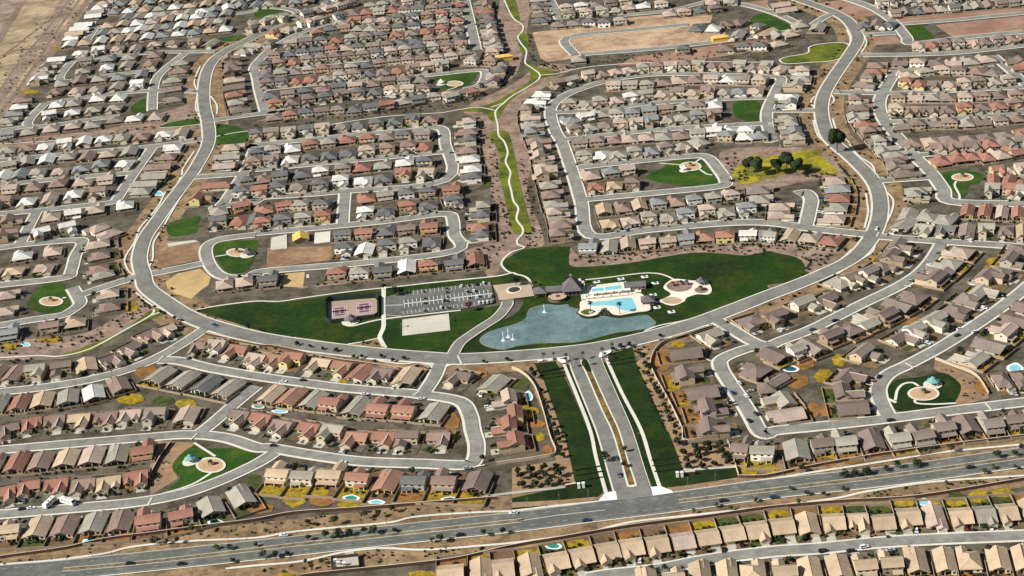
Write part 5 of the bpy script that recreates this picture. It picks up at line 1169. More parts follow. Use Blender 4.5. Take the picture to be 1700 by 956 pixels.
patches('yard_orange', [("22:1000,470", 80, 80), ("22:1000,590", 55, 36), ("22:1110,725", 75, 36), ("22:1150,810", 85, 34), ("22:1180,890", 75, 36), ("32:240,500", 70, 45), ("32:190,620", 80, 50), ("32:300,810", 50, 50), ("32:390,810", 50, 50), ("32:940,220", 90, 26), ("12:1300,890", 55, 60), ("12:1480,570", 60, 36), ("13:440,455", 90, 40), ("13:1050,460", 90, 22), ("23:1460,20", 1, 1), ("22:160,905", 60, 30), ("23:230,130", 40, 40), ("33:380,200", 80, 28), ("33:560,185", 75, 30), ("33:720,150", 70, 26), ("33:200,230", 60, 20), ("32:1420,650", 50, 55), ("02:980,560", 90, 40), ("13:30,510", 90, 36)])
patches('yard_green', [("02:1085,750", 75, 34), ("13:-10,330", 50, 50), ("03:760,770", 1, 1), ("22:60,640", 60, 40), ("33:1250,430", 60, 30), ("32:355,690", 24, 22), ("32:380,735", 36, 12), ("31:950,445", 55, 32), ("11:1530,260", 34, 34), ("01:780,735", 26, 30), ("02:1240,860", 1, 1), ("33:850,660", 70, 22)])
# garden pools
def gpool(s, lab, rx=7, ry=3, m='pool_water', deck='paint_white'):
    cx, cy = P(s)[0]
    a = [at(cx+rx*math.cos(k*math.pi/10)*(1+.15*math.sin(k*math.pi/5+1)), cy+ry*math.sin(k*math.pi/10)*(1+.1*math.sin(k*.9))) for k in range(20)][::-1]
    t = thing('garden_pool', lab, 'pool'); c = sum(a, Vector())/20; q = MB(); q.poly([c+(p-c)*1.45 for p in a], .33); q.build('pool_deck', deck, t); q = MB(); q.poly(a, .36); q.build('water', m, t)
mat('pool_green', (.03, .26, .18), rough=.08, var=.1, scale=1, spec=.5); mat('pool_dark', (.02, .09, .10), rough=.08, var=.1, scale=1, spec=.5)
for s, lab, rx, ry, m in (("03:592,732", 'pale pool behind grey gabled house by the highway wall', 7, 4.5, 'pool_water'), ("03:1435,605", 'dark oval pool behind grey gabled house, lower left', 9, 3.6, 'pool_dark'), ("13:632,440", 'green oval pool behind terracotta house near highway', 9, 3.6, 'pool_green'), ("13:800,468", 'light pool behind orange-roofed house near highway', 9, 3, 'pool_water'), ("13:1290,450", 'dark pool behind brown two-storey house near highway', 10, 2.8, 'pool_dark'),
    ("23:275,760", 'green pool in a yard just below the highway wall', 9, 4.2, 'pool_green'), ("33:1035,470", 'turquoise pool in a yard below the highway, right', 7, 4.5, 'pool_water'), ("02:172,378", 'small white-rimmed spa pool behind blue-grey house', 5, 2.4, 'pool_water'), ("12:160,820", 'turquoise pool behind terracotta house row', 9, 3, 'pool_water'), ("22:108,722", 'rectangular turquoise pool left of the avenue lawn', 5, 6, 'pool_water'),
    ("32:1640,535", 'bright turquoise pool at the right edge of the tract', 9, 6, 'pool_water'), ("32:925,268", 'small turquoise pool between the diagonal rows', 5, 3, 'pool_water'), ("32:150,540", 'pale kidney pool in yard right of the avenue-side street', 9, 4, 'pool_dark'), ("31:1372,925", 'turquoise pool behind house of third diagonal row', 7, 3, 'pool_water'), ("01:1050,330", 'pale blue pool left of the loop road', 6, 3, 'pool_water'), ("12:15,790", 'narrow green pool behind tan gabled house', 7, 2.6, 'pool_green')): gpool(s, lab, rx, ry, m)
# ------------------------------------------------------------------ vegetation
def leaf_blob(b, c, r, n, size, rnd, flat=.8):
    for _ in range(n):
        d = Vector((rnd.gauss(0, 1), rnd.gauss(0, 1), rnd.gauss(0, 1))).normalized(); rr = r*(.55+.45*rnd.random()**.5)
        p = Vector(c)+Vector((d.x*rr, d.y*rr, d.z*rr*flat))
        u = Vector((rnd.gauss(0, 1), rnd.gauss(0, 1), rnd.gauss(0, 1))); v = d.cross(u)
        if v.length < .01: continue
        v.normalize(); u = v.cross(d).normalized(); s = size*rnd.uniform(.6, 1.3)
        b.add([p-u*s-v*s*.5, p+u*s*.3-v*s*.7, p+u*s+v*s*.4, p-u*s*.2+v*s*.8], [(0, 1, 2, 3)])
def tree_mesh(seed, h=5.0, r=2.4, n=300, size=.40):
    rnd = random.Random(seed); cr = MB(); tk = MB()
    tk.cyl((0, 0), .16, 0, h*.45, 7, r2=.11)
    for k in range(6):
        a = k*2.4+rnd.random(); rr = r*rnd.uniform(.25, .62); c = (rr*math.cos(a), rr*math.sin(a), h*rnd.uniform(.5, .8))
        tk.bar((0, 0, h*.36), c, .1, .1); leaf_blob(cr, c, r*rnd.uniform(.38, .6), n//6, size, rnd)
    return cr, tk
TREES = []
for i, (h, r, m) in enumerate(((5.5, 2.5, 'leaf_dark'), (4.6, 2.1, 'leaf_olive'), (6.5, 2.9, 'leaf_dark'), (4.0, 1.8, 'leaf_dark'))):
    cr, tk = tree_mesh(20+i, h, r); TREES.append((cr.mesh('crown', m), tk.mesh('trunk', 'bark'), cr, tk))
cr, tk = tree_mesh(41, 7.0, 3.0, 1100, .42); TREES.append((cr.mesh('crown', 'leaf_dark'), tk.mesh('trunk', 'bark'), cr, tk))
sb = []
for i in range(3):
    rnd = random.Random(50+i); b = MB(); leaf_blob(b, (0, 0, .55), .75, 34, .3, rnd, .7); leaf_blob(b, (.5, .2, .4), .5, 16, .26, rnd, .7); sb.append((b, b.mesh('desert_shrub', 'leaf_dark' if i else 'leaf_olive')))
rt = random.Random(11)
def tree(p, label, group=None, v=None, s=1.0, name='tree'):
    v = rt.randrange(4) if v is None else v
    t = thing(name, label, 'tree', (p.x, p.y, .2), rt.uniform(0, 6.28), group, (s*rt.uniform(.9, 1.1),)*2+(s*rt.uniform(.9, 1.15),))
    for nm, me in (('crown', TREES[v][0]), ('trunk', TREES[v][1])):
        o = bpy.data.objects.new(nm, me); COL.objects.link(o); o.parent = t
    return t
def palm_mesh(seed):
    rnd = random.Random(seed); fr = MB(); tk = MB(); H = 8.5
    tk.cyl((0, 0), .3, 0, H*.5, 8, r2=.22); tk.cyl((0, 0), .22, H*.5, H, 8, r2=.2)
    for k in range(26):
        a = k*2.399+rnd.random()*.3; el = rnd.uniform(-.5, 1.1); L_ = rnd.uniform(1.9, 2.6); pts = []
        for j in range(5):
            t = j/4; x = L_*t*math.cos(el*(1-t*.5)); z = L_*t*math.sin(el)*(1-.3*t)-1.1*t*t; pts.append(Vector((x*math.cos(a), x*math.sin(a), H+z)))
        nn = Vector((-math.sin(a), math.cos(a), 0))
        for j in range(4):
            w0, w1 = (.1, .34, .36, .28, .05)[j], (.1, .34, .36, .28, .05)[j+1]; dz = Vector((0, 0, -.18))
            fr.add([pts[j], pts[j+1], pts[j+1]+nn*w1+dz*(w1*3), pts[j]+nn*w0+dz*(w0*3), pts[j+1]-nn*w1+dz*(w1*3), pts[j]-nn*w0+dz*(w0*3)], [(0, 1, 2, 3), (1, 0, 5, 4)])
    return fr.mesh('fronds', 'leaf_palm'), tk.mesh('trunk', 'bark')
PALM = palm_mesh(4)
def palm(p, label, group=None, s=1.0, z=.2):
    t = thing('palm_tree', label, 'palm tree', (p.x, p.y, z), rt.uniform(0, 6.28), group, (s, s, s))
    for nm, me in (('fronds', PALM[0]), ('trunk', PALM[1])):
        o = bpy.data.objects.new(nm, me); COL.objects.link(o); o.parent = t
def many(s, label, group, v=None, sc=1.0, fn=None):
    for p in G(s): (fn or tree)(p, label, group, **({} if fn else {'v': v}), s=sc*rt.uniform(.85, 1.15))
many("13:735,575 820,572 905,540 345,622 525,622", 'small dark tree on dirt bank above the lower-left highway', 'trees on the bank above the highway', 0)
many("13:350,728 465,718 540,712 555,708 625,698 725,682 785,688 925,672", 'small dark tree along highway edge, left of the avenue', 'trees along the highway left of avenue', None, 1.05)
many("13:50,845 130,842 210,826 1170,738 1230,742 1515,700 1640,688 440,880 370,915 330,875", 'small dark tree on dirt verge below highway, lower left', 'trees on the verge below the highway', None, .9)
many("03:1030,752 1110,748 1180,748 1550,872 1440,785 1280,672 1530,790 1700,770", 'small dark tree beside highway at lower left corner', 'trees at the lower left highway', None, .95)
many("33:580,305 655,288 660,292 785,268 860,250 985,240 990,236 505,310", 'dark tree in highway median, right part', 'trees in the highway median', 2, .95)
many("33:230,272 1045,150 1220,138 1515,180 1530,182 1635,170 1690,140", 'dark tree on upper highway verge, right part', 'trees on the upper highway verge', 0, 1.0)
many("33:1495,255 1640,252 1440,280 1185,355 1320,350 370,425 260,425 205,485 150,395 500,395 23:1355,505 1210,545 1455,525 1620,470", 'small tree on lower highway verge, right part', 'trees on the lower highway verge', 1, .8)
many("23:40,285 60,318 70,378 125,285 145,318 155,368 215,262 225,308 245,362 295,252 310,302 325,352", 'small dark tree in grove left of avenue mouth', 'grove left of the avenue mouth', 3, 1.4)
many("23:1220,122 1240,200 1232,160 1300,112 1308,148 1385,105 1395,145 1420,190 1265,250 1345,236 1440,225 1170,252 1160,210 1140,165 1100,90", 'small dark tree in grove right of avenue mouth', 'grove right of the avenue mouth', 3, 1.4)
many("22:192,700 214,765 236,815 252,880 276,935 23:300,40 310,75 322,125 340,172 300,15 22:150,600 130,560", 'dark bush-like tree along wall left of avenue lawn', 'trees along the wall left of avenue', 3, 1.15)
many("22:900,590 925,640 948,668 975,720 995,755 1012,800 1045,880 1060,905 1085,940 23:1085,30 1095,75 22:885,520 870,480 905,545 960,690 1030,840", 'dark bush-like tree along wall right of avenue lawn', 'trees along the wall right of avenue', 3, 1.2)
many("12:275,388 360,400 445,415 535,428 650,470 705,472 835,468 910,495 985,482 1515,502 1670,492 22:985,330 780,395 720,400 670,420", 'small tree between sidewalk and loop road, bottom bend', 'street trees along the loop road', 3, .95)
tree(G("23:618,205")[0], 'broad dark tree beside the left avenue walkway', None, 2, 1.3); tree(G("23:750,140")[0], 'olive tree in the lower avenue median', None, 1, 1.0); tree(G("23:745,240")[0], 'dark tree near the lower median tip', None, 0, .9)
tree(G("22:1445,0")[0], 'lone dark tree', None, 0) if False else None
for (x, y), lab, s_, v_ in (((105, 165), 'dark tree at top of the park footpath', 1.0, 0), ((230, 225), 'broad dark tree left of the parking lot', 1.5, 2), ((285, 215), 'second dark tree left of the parking lot', 1.2, 0), ((1440, 125), 'tall tree behind the arrival plaza', 1.5, 2)): tree(K3((x, y))[0], lab, None, v_, s_)
for x, y in ((517, 195), (520, 262), (523, 312), (740, 165), (745, 200), (750, 252), (758, 292), (525, 388), (760, 358), (965, 132), (980, 202), (978, 258)):
    tree(K3((x, y))[0], 'slim dark young tree in a parking lot island', 'young trees in the parking lot', 3, .62)
t = tree(K3((970, 375))[0], 'reddish-leaved tree at parking lot edge', None, 0, 1.35)
for c in t.children:
    if c.name.startswith('crown'): c.material_slots[0].link = 'OBJECT'; c.material_slots[0].material = MATS['leaf_red']
for i, (x, y) in enumerate(((560, 330), (880, 400), (930, 420), (830, 390), (960, 400), (1060, 440), (600, 470), (680, 470), (1290, 380), (1310, 290))): tree(K1((x, y))[0], f'dark tree hugging the clubhouse, {ORD[i]} planted' if False else 'dark tree hugging the clubhouse walls', 'trees around the clubhouse', 0, .8)
palm(K2((150, 572))[0], 'palm tree on the round island beside pool', None, 1.05, 1.1); palm(K2((490, 588))[0], 'palm tree on the pool deck edge at lake', None, 1.05, 1.0)
for i, (x, y) in enumerate(((185, 248), (285, 240), (385, 228), (470, 225), (130, 410), (230, 398), (330, 388), (430, 372), (530, 362), (635, 350), (720, 345))): palm(K2((x, y))[0], 'small palm in the strips around the lap pool', 'palms around the lap pool', .42, .9)
for (x, y), lab in (((275, 135), 'palm behind the white wall left of avenue head'), ((410, 150), 'tall palm on left side of avenue head'), ((450, 225), 'lower palm on left side of avenue head'), ((600, 130), 'palm at top tip of avenue median'), ((615, 205), 'short palm just inside the avenue median tip'), ((820, 85), 'palm on right side of avenue head by white pad'), ((850, 135), 'palm on right walkway at avenue head'), ((930, 30), 'palm right of the white pad at avenue head'), ((160, 140), 'palm left of the white wall near loop road')): palm(K4((x, y))[0], lab, None, .8)
for (s, lab, v_, sc_) in (("31:460,60", 'very large dark tree beside upper right loop road', 4, 3.1), ("21:1570,190", 'large dark tree in yellow lawn, left of pair', 4, 2.2), ("21:1625,215", 'large dark tree in yellow lawn, right of pair', 4, 2.4), ("31:60,200", 'large dark tree, left of the yellow lawn clump', 4, 2.3), ("31:125,185", 'large dark tree, middle of the yellow lawn clump', 4, 2.7), ("31:190,205", 'large dark tree, right of the yellow lawn clump', 4, 2.2), ("13:1510,205", 'dark tree at corner of the long bottom street', 0, .9)): tree(G(s)[0], lab, None, v_, sc_)
# hedges on the avenue lawns
def hedge(s, lab):
    a, c = G(s); rnd = random.Random(s); b = MB(); L_ = (c-a).length; n = int(L_/.9)
    core = MB(); core.bar((a.x, a.y, .15), (c.x, c.y, .15), .9, .8)
    for i in range(n):
        p = a.lerp(c, i/n); leaf_blob(core, (p.x, p.y, .7), .75, 9, .34, rnd, .8)
    core.build('hedge', 'leaf_dark', label=lab, category='hedge', group='clipped hedges across the avenue lawns')
for i, s in enumerate(("23:425,258 590,232", "23:428,292 598,268", "23:432,330 605,305", "23:928,192 1108,165", "23:940,230 1122,205", "23:952,268 1135,245", "22:175,562 345,535", "22:185,585 350,560", "22:640,492 815,462", "22:650,515 825,490", "22:195,607 355,585")):
    hedge(s, 'dark clipped hedge row ' + ('across lower left avenue lawn', 'across lower right avenue lawn', 'across upper left avenue lawn', 'across upper right avenue lawn')[0 if i < 3 else 1 if i < 6 else 2 if i in (6, 7, 10) else 3])
# trees and cars belonging to the houses
carn = []
CARB = []
def car_mesh(van=False):
    b = MB(); gl = MB(); L_ = 4.6; w_ = .9
    prof = [(-2.3, .35), (-2.3, .85), (-1.95, .98), (1.0, .98), (2.15, .85), (2.3, .6), (2.3, .35)] if not van else [(-2.4, .35), (-2.4, 1.05), (-2.3, 1.1), (1.2, 1.1), (2.2, .95), (2.4, .7), (2.4, .35)]
    n = len(prof); vs = [(x, -w_, z) for x, z in prof]+[(x, w_, z) for x, z in prof]
    b.add(vs, [tuple(range(n)), tuple(range(2*n-1, n-1, -1))]+[(i, n+i, n+(i+1) % n, (i+1) % n) for i in range(n)])
    z0, z1 = (.97, 1.46) if not van else (1.09, 1.75); lo, hi = ((-1.75, .95), (-1.2, .2)) if not van else ((-2.3, 1.1), (-2.15, .4))
    def cab(m, s0, s1, wl, wh, za, zb):
        v = [(s0[0], -wl, za), (s0[1], -wl, za), (s0[1], wl, za), (s0[0], wl, za), (s1[0], -wh, zb), (s1[1], -wh, zb), (s1[1], wh, zb), (s1[0], wh, zb)]
        m.add(v, [(0, 1, 5, 4), (1, 2, 6, 5), (2, 3, 7, 6), (3, 0, 4, 7), (4, 5, 6, 7)])
    cab(gl, lo, hi, .84, .70, z0, z1); cab(b, (hi[0]-.05, hi[1]+.05), (hi[0]+.05, hi[1]-.05), .71, .66, z1-.02, z1+.05)
    return b, gl
cb0, cg0 = car_mesh(); cb1, cg1 = car_mesh(True); wh = MB()
for k in range(12): pass
def wheel_mesh():
    q = MB(); t = MB(); t.cyl((0, 0), .33, -.1, .1, 12); q.add([(x, z, y) for x, y, z in t.v], [tuple(reversed(f)) for f in t.f]); return q
whm = wheel_mesh().mesh('wheel', 'rubber')
lamp = MB(); lamp.box(-.04, .04, -.2, .2, -.07, .07); lampm = lamp.mesh('headlight', 'lamp_glass'); tlm = lamp.mesh('tail_light', 'tail_red')
BODY = [cb0.mesh('body', 'paint_car_white'), cb1.mesh('body', 'paint_car_white')]; GLS = [cg0.mesh('cabin_glass', 'glass'), cg1.mesh('cabin_glass', 'glass')]
def car(p, ang, colr, label, z=.28, van=0, group=None, sc=1.0):
    t = thing('parked_car', label, 'car', (p.x, p.y, z), ang, group, (sc,)*3)
    o = link('body', BODY[van], t); o.material_slots[0].link = 'OBJECT'; o.material_slots[0].material = MATS['paint_car_'+colr]
    link('cabin_glass', GLS[van], t)
    for x in (-1.4, 1.45):
        for y in (-.82, .82): link('wheel', whm, t, (x, y, .33))
    for y in (-.62, .62): link('headlight', lampm, t, (2.29, y, .66)); link('tail_light', tlm, t, (-2.33, y, .74))
    return t
CC = ['white', 'white', 'silver', 'black', 'black', 'blue', 'red', 'tan', 'grey', 'white']
FT = MB(); FC = MB(); GP = MB(); carcols = ['paint_car_'+c for c in ('white', 'silver', 'black', 'blue', 'red', 'grey')]
rnd = random.Random(99); nt_ = nc_ = 0
far_tree = []
for i in range(4):
    r_ = random.Random(70+i); b = MB()
    for k in range(3): leaf_blob(b, (r_.uniform(-1, 1), r_.uniform(-1, 1), 1.6+r_.random()*1.4), 1.2, 9, .75, r_)
    far_tree.append(b)
for loc, ang, near, code, where, desc, mir, f, sc, m in HOUSES:
    lx = Vector((math.cos(ang), math.sin(ang), 0)); gx, gy = GX[code[1]]; gx = (gx if not mir else -gx)*sc[0]
    who = f"{where}, {desc}" if m > 1 else desc
    if near:
        if rnd.random() < .52 and nt_ < 165:
            u = -gx*1.25+rnd.uniform(-1, 1); p = loc+lx*u+f*rnd.uniform(10.5, 12.5)
            tree(p, f"dark tree before house {who}", f"front-yard trees, {desc}", None, rnd.uniform(.6, 1.0), 'yard_tree'); nt_ += 1
        if rnd.random() < .38:
            p = loc+lx*(gx+rnd.choice((-1.3, 1.3)))+f*(-gy*sc[1]+3.2); cc = rnd.choice(CC); van = rnd.randint(0, 1)
            car(p, ang+math.pi/2*rnd.choice((1, -1)), cc, f"{cc} car by house {who}", .29, van, f"driveway cars, {desc}"); nc_ += 1
        for _ in range(rnd.randint(9, 15)):
            p = loc+lx*rnd.uniform(-6.5, 6.5)+f*rnd.choice((rnd.uniform(9.5, 13), -rnd.uniform(9, 14.5), -rnd.uniform(9, 14.5))); s_ = rnd.uniform(.5, 1.7); GP.xf(rnd.choice(sb)[0], rnd.random()*6, (p.x, p.y, .25), (s_, s_, s_))
    else:
        for _ in range(rnd.choice((3, 4, 5, 6, 7))):
            p = loc+lx*rnd.choice((rnd.uniform(-7, 7), 7.2, -7.2))+f*rnd.choice((rnd.uniform(7, 11), -rnd.uniform(6, 11))); s_ = rnd.uniform(.45, 1.05); FT.xf(rnd.choice(far_tree), rnd.random()*6, (p.x, p.y, .1), (s_, s_, s_))
        if rnd.random() < .22:
            p = loc+lx*gx+f*(-gy*sc[1]+3); mi = rnd.choice((0, 0, 1, 2, 2, 3, 5, 4)); FC.xf(cb0, ang+math.pi/2, (p.x, p.y, .28), mi=mi); FC.xf(cg0, ang+math.pi/2, (p.x, p.y, .28), mi=6)
GP.build('garden_plants', 'leaf_dark', kind='stuff'); FC.build('distant_cars', carcols+['glass'], kind='stuff')
print('yard trees', nt_, 'driveway cars', nc_)
# cars on the roads and in the parking lot
def road_ang(p, pts, flip=False):
    i = min(range(len(pts)-1), key=lambda k: (pts[k]-p).length); d = pts[i+1]-pts[i]; return math.atan2(d.y, d.x)+(math.pi if flip else 0)
for s, cc, lab, pts, fl in (("03:865,885", 'black', 'black car on highway near the lower left corner', hwy_pts, 0), ("03:1208,888", 'black', 'second black car on highway, lower left', hwy_pts, 0), ("13:1358,695", 'black', 'black car on lower highway lanes below long bottom street', hwy_pts, 0), ("23:10,550", 'white', 'white car on upper highway lanes left of avenue', hwy_pts, 1), ("23:495,598", 'blue', 'dark blue car on lower highway lanes left of avenue mouth', hwy_pts, 0), ("23:1405,468", 'black', 'black car on lower highway lanes right of avenue mouth', hwy_pts, 0), ("33:38,443", 'blue', 'blue car on lower highway lanes, middle right', hwy_pts, 0), ("33:1345,247", 'black', 'black car on highway near the right edge', hwy_pts, 0), ("13:185,697", 'white', 'white car on upper highway lanes, lower left', hwy_pts, 1),
    ("23:712,298", 'grey', 'grey car driving down the left side of the avenue', ave_pts, 0), ("02:1428,255", 'blue', 'blue car on loop road by the park lawn', loop_pts, 0), ("31:722,572", 'white', 'white car on loop road at right junction', loop_pts, 1)):
    p = G(s)[0]; car(p, road_ang(p, pts, fl), cc, lab, .78 if pts is not loop_pts else .76, 0, sc=1.15)
for s, cc, lab, a_ in (("13:118,100", 'black', 'black car parked on the long bottom street, left end', -.15), ("13:578,212", 'white', 'white car parked on long bottom street, far kerb', -.05), ("13:1405,250", 'silver', 'silver car parked near the street corner, bottom centre', .1), ("12:182,632", 'white', 'white car parked on street below loop road, left', -.1), ("12:315,622", 'black', 'black car parked on street below loop road', -.2), ("12:725,715", 'white', 'white car parked beside the grey gabled house', 0), ("12:850,735", 'white', 'white van parked between terracotta houses', 1.2), ("12:955,742", 'black', 'black car parked between terracotta two-storey houses', 0), ("12:1100,745", 'white', 'white car parked before terracotta two-storey house', 0), ("03:210,515", 'white', 'small white car parked left of the motorhomes', .1), ("03:150,522", 'black', 'black car parked left of the motorhomes', .1),
    ("22:1508,642", 'white', 'white car on street right of avenue, uppermost', 1.8), ("22:1465,706", 'blue', 'blue car on street right of avenue, left kerb', 1.9), ("22:1558,728", 'white', 'white car on street right of avenue, right kerb', 1.9), ("22:1455,768", 'white', 'white car pulled onto left kerb, right of avenue', .3), ("22:1585,690", 'silver', 'silver car on driveway right of avenue-side street', .2), ("22:1622,845", 'black', 'black car on street right of avenue, right kerb', 1.9), ("22:1575,892", 'black', 'black car on street right of avenue, left kerb', 1.9), ("32:815,888", 'black', 'black car on street below gazebo park', .1), ("32:735,598", 'black', 'black car on the curved street bend', 1.0), ("32:1258,325", 'black', 'black car on curved street, left kerb', .5), ("32:1375,300", 'white', 'white car on curved street, right kerb', .5), ("32:1445,292", 'black', 'black car near the right kerb of curved street', .5), ("32:445,225", 'black', 'black car on the first diagonal street', .4), ("32:295,285", 'blue', 'blue car parked on the first diagonal street', .4), ("32:1275,278", 'white', 'white car on driveway beside curved street', .3),
    ("33:640,775", 'white', 'white van on the lowest street, middle', .15), ("33:550,800", 'black', 'black car on the lowest street, middle', .15), ("33:365,802", 'black', 'black car on lowest street left of white van', .2), ("33:815,795", 'silver', 'silver car before a bottom row house', .1), ("33:1315,640", 'red', 'red car on driveway above the lowest street', 1.4), ("33:985,660", 'white', 'white car on driveway above the lowest street', 1.4), ("23:848,862", 'white', 'white car on driveway, left part of lowest street', 1.5), ("23:1405,792", 'black', 'black car on driveway, centre of lowest street', 1.4)):
    car(G(s)[0], a_, cc, lab, .72 if 'driveway' not in lab else .3, int('van' in lab), sc=1.1)
for (x, y), cc, lab in (((888, 137), 'white', 'white car in back row of the parking lot'), ((1112, 108), 'white', 'white car in back row of parking lot by plaza'), ((1015, 187), 'white', 'white car in middle row of parking lot'), ((935, 192), 'silver', 'silver car in middle row of parking lot'), ((1052, 242), 'white', 'white car below the parking lot centre line'), ((1182, 240), 'silver', 'silver car nearest the plaza in parking lot'), ((683, 352), 'white', 'white car in parking lot above basketball court'), ((720, 282), 'black', 'black car near parking lot centre line'), ((1068, 308), 'white', 'white car, leftmost of four in front row'), ((1108, 303), 'white', 'white car, second of four in front row'), ((1150, 298), 'white', 'white car, third of four in front row'), ((1190, 293), 'silver', 'silver car, rightmost of four in front row'), ((1040, 120), 'black', 'black car in back row of the parking lot')):
    car(K3((x, y))[0], 1.5, cc, lab, 1.14, int(cc == 'white' and x > 1000))
# motorhomes
def motorhome(p, ang, lab):
    t = thing('motorhome', lab, 'motorhome', (p.x, p.y, .66), ang, None, (1.15,)*3); b = MB()
    prof = [(-5, .5), (-5, 3.3), (4.2, 3.3), (5, 2.2), (5, .5)]; n = 5; b.add([(x, -1.25, z) for x, z in prof]+[(x, 1.25, z) for x, z in prof], [tuple(range(n)), tuple(range(2*n-1, n-1, -1))]+[(i, n+i, n+(i+1) % n, (i+1) % n) for i in range(n)]); b.build('body', 'paint_white', t)
    q = MB(); q.add([(4.25, -1.1, 3.2), (4.25, 1.1, 3.2), (4.98, 1.1, 2.28), (4.98, -1.1, 2.28)], [(0, 3, 2, 1)]); q2 = MB(); q2.xf(q, 0, (.06, 0, .05)); q2.build('windscreen', 'glass', t)
    for x in (-3, -.5, 2): win('r' if False else 'f', x, 1.9, 1.5, .7, -1.25).build('window', 'glass', t); win('b', x, 1.9, 1.5, .7, 1.25).build('window', 'glass', t)
    q = MB(); q.box(-5.02, 4.9, -1.28, 1.28, 1.1, 1.3); q.build('stripe', 'paint_car_tan', t)
    for x in (-2.4, 3.4):
        for y in (-1.05, 1.05): link('wheel', whm, t, (x, y, .5), sc=(1.5, 1.5, 1.5))
    q = MB(); q.box(-2, -.8, -.5, .5, 3.3, 3.6); q.box(1, 2, -.4, .4, 3.3, 3.5); q.build('roof_unit', 'wall_g', t)
motorhome(G("03:335,488")[0], 1.15, 'white motorhome angled into a driveway, left of two'); motorhome(G("03:455,482")[0], -.62, 'white motorhome angled across the kerb, right of two')
p = G("33:555,228")[0]
# desert shrubs: those nearest the viewer one by one, the others as one mass
def inside(p, poly):
    c = False; j = len(poly)-1
    for i in range(len(poly)):
        if (poly[i].y > p.y) != (poly[j].y > p.y) and p.x < (poly[j].x-poly[i].x)*(p.y-poly[i].y)/(poly[j].y-poly[i].y)+poly[i].x: c = not c
        j = i
    return c
SH = MB(); rs = random.Random(5)
def scatter(s, n, lab=None, smin=.8, smax=1.6):
    poly = G(s); x0, x1 = min(p.x for p in poly), max(p.x for p in poly); y0, y1 = min(p.y for p in poly), max(p.y for p in poly); k = 0; tries = 0
    while k < n and tries < n*60:
        tries += 1; p = Vector((rs.uniform(x0, x1), rs.uniform(y0, y1), 0))
        if not inside(p, poly): continue
        sz = rs.uniform(smin, smax); i = rs.randrange(3); k += 1
        if lab: link('desert_shrub', sb[i][1], None, (p.x, p.y, .05), rs.uniform(0, 6), (sz,)*3, label=lab, category='shrub', group=lab.replace('small dark shrub', 'shrubs'))
        else: SH.xf(sb[i][0], rs.uniform(0, 6), (p.x, p.y, .05), (sz,)*3)
scatter("13:-200,660 0,600 700,525 1500,480 1600,520 1000,560 500,625 0,690", 45, 'small dark shrub on dirt bank above highway, left', .7, 1.3)
scatter("13:700,790 1500,765 1700,750 1690,765 1300,850 700,905 690,830", 34, 'small dark shrub on dirt below highway, left', .7, 1.3)
scatter("13:0,915 400,850 480,840 490,930 100,948", 14, 'small dark shrub left of the utility enclosure', .7, 1.3)
scatter("33:500,440 650,405 1000,355 1700,300 1700,315 1000,425 500,460", 40, 'small dark shrub on dirt below highway, right', .7, 1.2)
scatter("33:0,360 850,285 1700,165 1700,175 850,297 0,388", 30, 'small dark shrub in the right highway median', .5, .8)
scatter("13:300,752 880,690 1700,598 1700,606 880,698 300,762", 30, 'small dark shrub in the left highway median', .5, .8)
scatter("03:1050,330 1150,230 1100,140 1180,90 1040,120 1000,300 1010,400", 16, 'small dark shrub on dirt left of triangular park', .7, 1.2)
scatter("23:345,0 415,345 0,420 0,380 270,330 290,200 320,30", 16, 'small dark shrub on dirt left of avenue lawn', .7, 1.1)
scatter("32:1150,530 1400,610 1460,720 1250,780 1290,680 1200,560", 14, 'small dark shrub on dirt beside gazebo park', .7, 1.1)
scatter("03:0,850 700,735 1300,655 1700,605 1700,690 1000,735 600,830 0,885", 30, 'small dark shrub on dirt bank, lower left corner', .7, 1.3)
for s, n in (("02:0,355 560,310 800,190 1000,80 1030,130 900,215 600,390 0,450", 70), ("02:0,470 300,460 200,490 0,520", 10), ("11:300,960 700,930 1000,880 1500,840 1690,650 1400,720 900,890 400,930", 90), ("21:380,690 480,760 1000,700 1400,670 1700,640 31:300,680 460,720 230,840 200,740 21:1500,735 1200,710 800,770 560,800 410,800", 110), ("31:250,720 450,740 300,850 240,840", 20), ("11:1540,0 1600,0 1610,300 1690,600 1600,700 1560,480", 55), ("21:60,0 130,300 200,560 190,690 100,690 80,600 130,560 60,250", 60), ("10:1480,780 1560,900 1580,955 1520,950 1420,800", 25), ("20:120,210 160,400 250,430 420,445 330,480 200,440 130,400 100,280", 50), ("10:0,830 600,760 1100,700 1400,640 1500,660 1200,730 600,790 0,880", 110), ("00:0,940 640,900 1000,840 1200,810 1340,700 1340,780 1050,850 640,920 0,960", 60), ("21:1400,70 1480,50 1600,280 1450,260 1380,110", 40), ("31:200,200 440,200 500,260 300,230", 25), ("31:390,0 470,130 600,290 650,420 600,300 480,160", 40), ("22:830,530 880,540 1040,950 1000,950", 25), ("22:900,400 800,390 830,470 930,420", 14), ("00:-100,500 300,100 520,0 560,60 200,500 0,800", 90), ("20:500,380 1200,340 1700,260 1700,400 1000,410 500,440", 90), ("02:880,20 1000,130 1250,230 1150,210 960,110", 26), ("11:1600,330 1690,480 1700,560 1640,500", 16), ("10:1560,380 1690,240 1680,420 1600,560", 20), ("12:620,360 740,360 800,330 820,380 760,385", 6)):
    scatter(s, n)
